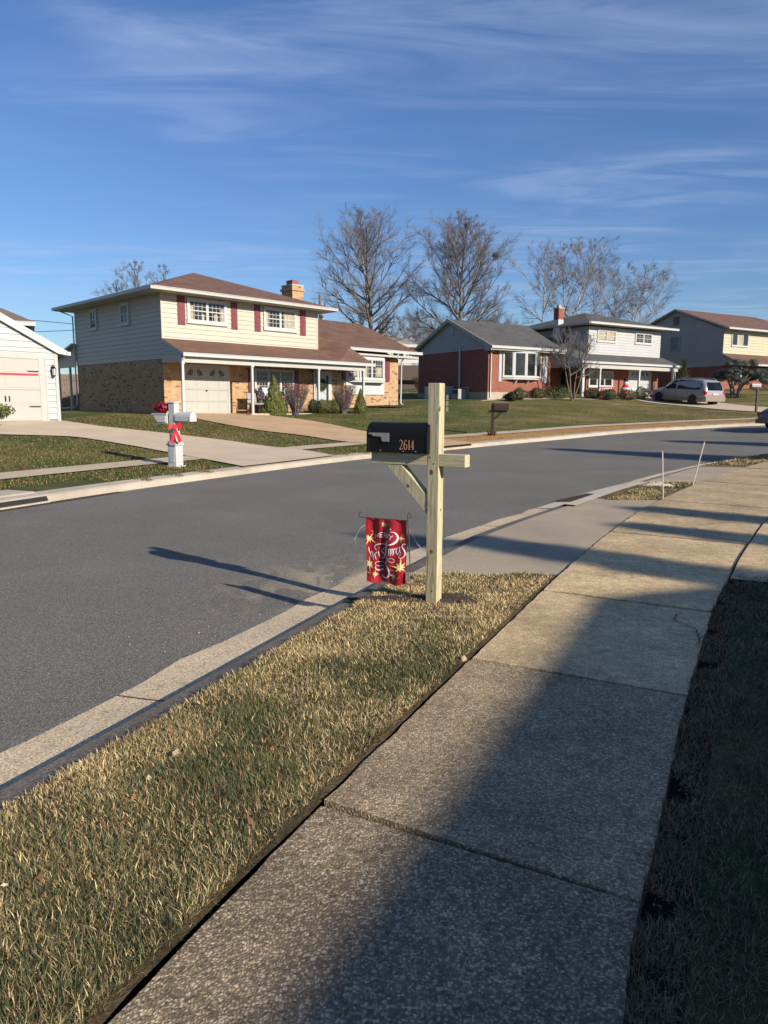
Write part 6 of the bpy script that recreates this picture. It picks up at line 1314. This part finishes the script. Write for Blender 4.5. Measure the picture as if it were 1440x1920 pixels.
# near verge
SE2 = offset(SWL, .05)
def kv1(x, y):
    t = (y < 6.10-.03*np.sin(x*9)); t &= ((x-.42)/.30)**2+((y-5.30)/.12)**2 > vnoise(x, y, 14, 3)*1.2; t &= ((x-.0)/.22)**2+((y-5.27)/.07)**2 > vnoise(x, y, 14, 4)*1.2; return t & (side(x, y, CB) < -.02+.09*vnoise(x, y, 9, 31)**1.5) & (side(x, y, SE2) > 0)
def near_grass(n, x0, x1, y0, y1, keep, seed, name, dryf, hmul=1.0, dens0=1.0, green=(.095, .112, .042), straw=(.56, .43, .215)):
    x, y = scatter(n, x0, x1, y0, y1, keep, seed); r_ = np.random.default_rng(seed+1)
    # thin out with distance, blades get broader instead
    dd = CAMD(x, y); p = np.clip((2.6/dd)**1.1, .12, 1)*dens0; m_ = r_.uniform(0, 1, len(x)) < p; x, y, dd = x[m_], y[m_], dd[m_]
    big = vnoise(x+3, y+7, 1.3, 5); fine = vnoise(x+1, y+2, 6, 6); m_ = r_.uniform(0, 1, len(x)) < .45+.8*fine; x, y, dd, big, fine = x[m_], y[m_], dd[m_], big[m_], fine[m_]
    k = np.clip(dryf(x, y)+(big-.5)*1.0+(vnoise(x, y, 3.4, 12)-.5)*.8, .06, .97)
    h = (.019+.019*fine+.014*(1-k))*r_.uniform(.55, 1.35, len(x))*hmul; w_ = (.0009+.00072*dd)*r_.uniform(.7, 1.3, len(x))
    o = blades(name, x, y, G(x, y), h, w_, colours(r_, len(x), k, green, straw), .98, seed+2); tag(o, kind='stuff'); return o
edge = lambda x, y: np.clip(1-np.abs(side(x, y, SWL))/.22, 0, 1)
near_grass(1700000, -2.6, 1.7, .9, 6.3, kv1, 100, 'grass', lambda x, y: .68+.18*np.clip((y-3)/2.0, -1, 1)+.25*edge(x, y))
near_grass(150000, 2.6, 6.2, 10.9, 14.4, lambda x, y: (side(x, y, offset(NEAR, -.85)) < 0) & (side(x, y, SE2) > 0) & ((y-11.2-.0*x) > 0) & (y < 13.7), 110, 'grass', lambda x, y: .5+0*x, 1.2, 4.)
near_grass(150000, 7.2, 14, 17.1, 25, lambda x, y: (side(x, y, CB) < -.02) & (side(x, y, SE2) > 0) & (y > 17.3), 120, 'grass', lambda x, y: .45+0*x, 1.4, 4.)
# right hand lawn, ragged at the path edge
def kv2(x, y):
    d = -side(x, y, SWR); return (d > .085+.022*np.sin(y*5)+.02*np.sin(y*13+1)+.02*np.sin(y*31)) & (d < 3.8) & (y < 6.0-.1*(x-3))
near_grass(900000, .4, 6.5, .7, 6.1, kv2, 130, 'grass', lambda x, y: .22+.5*np.clip(1-(-side(x, y, SWR)-.1)/.5, 0, 1), 1.25, 1.0, (.060, .092, .030), (.22, .16, .085))
# leaf litter in the gap along the path
r_ = np.random.default_rng(77); ny = 420; yy = r_.uniform(.8, 6.0, ny); sxx = np.interp(yy, SWR[:, 1], SWR[:, 0]); P = np.c_[sxx+r_.uniform(.01, .16, ny)*1.1, yy, np.full(ny, -.005)+r_.uniform(0, .02, ny)]; nr = r_.normal(0, .5, (ny, 3))+[0, 0, 1]; nr /= np.linalg.norm(nr, axis=1)[:, None]
V, F, C = leafcloud(P, nr, .012, np.array([[.12, .07, .045]])*r_.uniform(.3, 1.5, (ny, 1)), r_, .5); o = npmesh('leaf_litter', V, F, 'leaves', colors=C); tag(o, kind='stuff')
ny = 260; yy = r_.uniform(.9, 6.0, ny); sxx = np.interp(yy, SWL[:, 1], SWL[:, 0]); P = np.c_[sxx-r_.uniform(.03, .12, ny)*1.1, yy, np.full(ny, -.0)+r_.uniform(0, .015, ny)]; nr = r_.normal(0, .5, (ny, 3))+[0, 0, 1]; nr /= np.linalg.norm(nr, axis=1)[:, None]
V, F, C = leafcloud(P, nr, .008, np.array([[.22, .13, .08]])*r_.uniform(.4, 1.4, (ny, 1)), r_, .6); o = npmesh('leaf_litter', V, F, 'leaves', colors=C); tag(o, kind='stuff')
# tiny white chips and grit on the road near the gutter
r_ = np.random.default_rng(9); n = 55; yy = 4.2+r_.gamma(2., .9, n); xx = np.interp(yy, NEAR[:, 1], NEAR[:, 0])-r_.gamma(1.3, .45, n); P = np.c_[xx, yy, np.full(n, -.112)]; nr = r_.normal(0, .25, (n, 3))+[0, 0, 1]; nr /= np.linalg.norm(nr, axis=1)[:, None]
V, F, C = leafcloud(P, nr, .010, np.array([[.55, .47, .36]])*r_.uniform(.5, 1.2, (n, 1)), r_, .7); o = npmesh('grit', V, F, 'leaves', colors=C); tag(o, kind='stuff')
# far lawns: coarser tufts
def far_grass(n, x0, x1, y0, y1, keep, seed, dryf, h=.055, green=(.080, .108, .028), straw=(.25, .195, .085)):
    x, y = scatter(n, x0, x1, y0, y1, keep, seed); r2 = np.random.default_rng(seed); big = vnoise(x, y, .35, 8)+.5*vnoise(x, y, 1.1, 9)-.25
    k = np.clip(dryf(x, y)+(big-.5)*.9, .02, .97); o = blades('grass', x, y, G(x, y), h*r2.uniform(.5, 1.2, len(x)), .013*r2.uniform(.6, 1.3, len(x)), colours(r2, len(x), k, green, straw), .8, seed); tag(o, kind='stuff')
fd = lambda x, y: side(x, y, FAR)
kL = ni(FAR, -3.0, 16.0); 
far_grass(60000, -9, -2.6, 9, 17.6, lambda x, y: (fd(x, y) > .36) & (fd(x, y) < 1.76) & ((y < 15.9) | (fd(x, y) > .36+(y-15.9)*.8)) & ~((y < 13.3) & (fd(x, y) < .95)), 200, lambda x, y: .06+0*x)
LA = np.array([(-13.6, 18.6), (-10.55, 19.87), (-9.4, 20.3), (-8.6, 20.4), (-7.05, 19.61), (-5.83, 18.77), (-4.89, 17.96)]); 
far_grass(90000, -16, -4.4, 8, 20.4, lambda x, y: (fd(x, y) > 2.52) & (y < np.interp(x, LA[:, 0], LA[:, 1])-.03), 210, lambda x, y: .05+0*x)
SU = np.array([(-9.2, 30.8), (-7.26, 28.38), (-6.45, 27.39), (-4.48, 25.64), (-2.81, 24.85), (-1.27, 23.49)]); SLo = np.array([(-11.0, 24.9), (-9.01, 23.56), (-6.74, 22.86), (-4.9, 22.15), (-3.9, 21.6), (-3.1, 21.2), (-1.9, 22.4), (-1.27, 23.4)])
far_grass(90000, -11.5, -1.3, 21, 31, lambda x, y: (y < np.interp(x, SU[:, 0], SU[:, 1])-.05) & (y > np.interp(x, SLo[:, 0], SLo[:, 1])+.05) & (fd(x, y) > 2.52), 220, lambda x, y: .12+.4*np.clip((y-26.5)/4, 0, 1))
far_grass(14000, -1.9, 1.3, 19.5, 23.3, lambda x, y: (fd(x, y) > .36) & (fd(x, y) < 1.74) & (y > 19.9+.45*np.maximum(0, -x-1)) , 230, lambda x, y: .06+0*x)
RU = np.array([(-6.0, 33.1), (-5.27, 32.55), (-3.49, 30.94), (-2.0, 29.2), (-.76, 27.52), (.6, 26.6), (2.13, 25.6), (3, 24)])
far_grass(150000, -5, 20, 26, 44, lambda x, y: (fd(x, y) > 2.54) & (y > np.interp(x, RU[:, 0], RU[:, 1])+.1) & (y < 36+.45*(x+1)+3) & ~((x > 18.3) & (y > 41)), 240, lambda x, y: .08+.5*np.clip((x-3)/10, 0, 1), .05)
far_grass(60000, 2.4, 20, 24, 37, lambda x, y: (fd(x, y) > .36) & (fd(x, y) < 1.76) & (side(x, y, FAR) > 0) & (y > 24.6), 250, lambda x, y: .95-.45*np.clip((x-10)/5, 0, 1), .045, straw=(.46, .27, .10))

# cracks across the older slabs of the path
ck = MB()
for P_ in ([(3.15, 8.7), (3.5, 8.95), (3.72, 8.62), (4.1, 8.85), (4.45, 8.9), (4.9, 8.75)], [(3.72, 8.62), (3.7, 8.2), (3.95, 7.9)], [(4.1, 8.85), (4.15, 9.3)], [(1.9, 4.2), (2.02, 4.5), (1.98, 4.75), (2.15, 5.0)]):
    Q = smooth([(*q, 0) for q in P_], 30)[:, :2] if len(P_) > 2 else np.array(P_); Q = Q+RNG.normal(0, .008, Q.shape)
    ck.ribbon(Q, [.004, .010, .006, .009, .003], lambda a, b_: (a, b_, g1(a, b_)+.0205))
tag(ck.build('path_cracks', 'soil'), kind='structure')

r_ = np.random.default_rng(15); lx, ly = scatter(900, -2.2, 1.6, 1.2, 6.2, kv1, 15); lx, ly = lx[:46], ly[:46]; n = len(lx)
P = np.c_[lx, ly, G(lx, ly)+.03]; nr = r_.normal(0, .4, (n, 3))+[0, 0, 1]; nr /= np.linalg.norm(nr, axis=1)[:, None]
V, F, C = leafcloud(P, nr, .020, np.where(r_.uniform(0, 1, (n, 1)) < .6, [[.30, .12, .06]], [[.62, .48, .33]])*r_.uniform(.6, 1.2, (n, 1)), r_, .55); tag(npmesh('fallen_leaves', V, F, 'leaves', colors=C), kind='stuff')
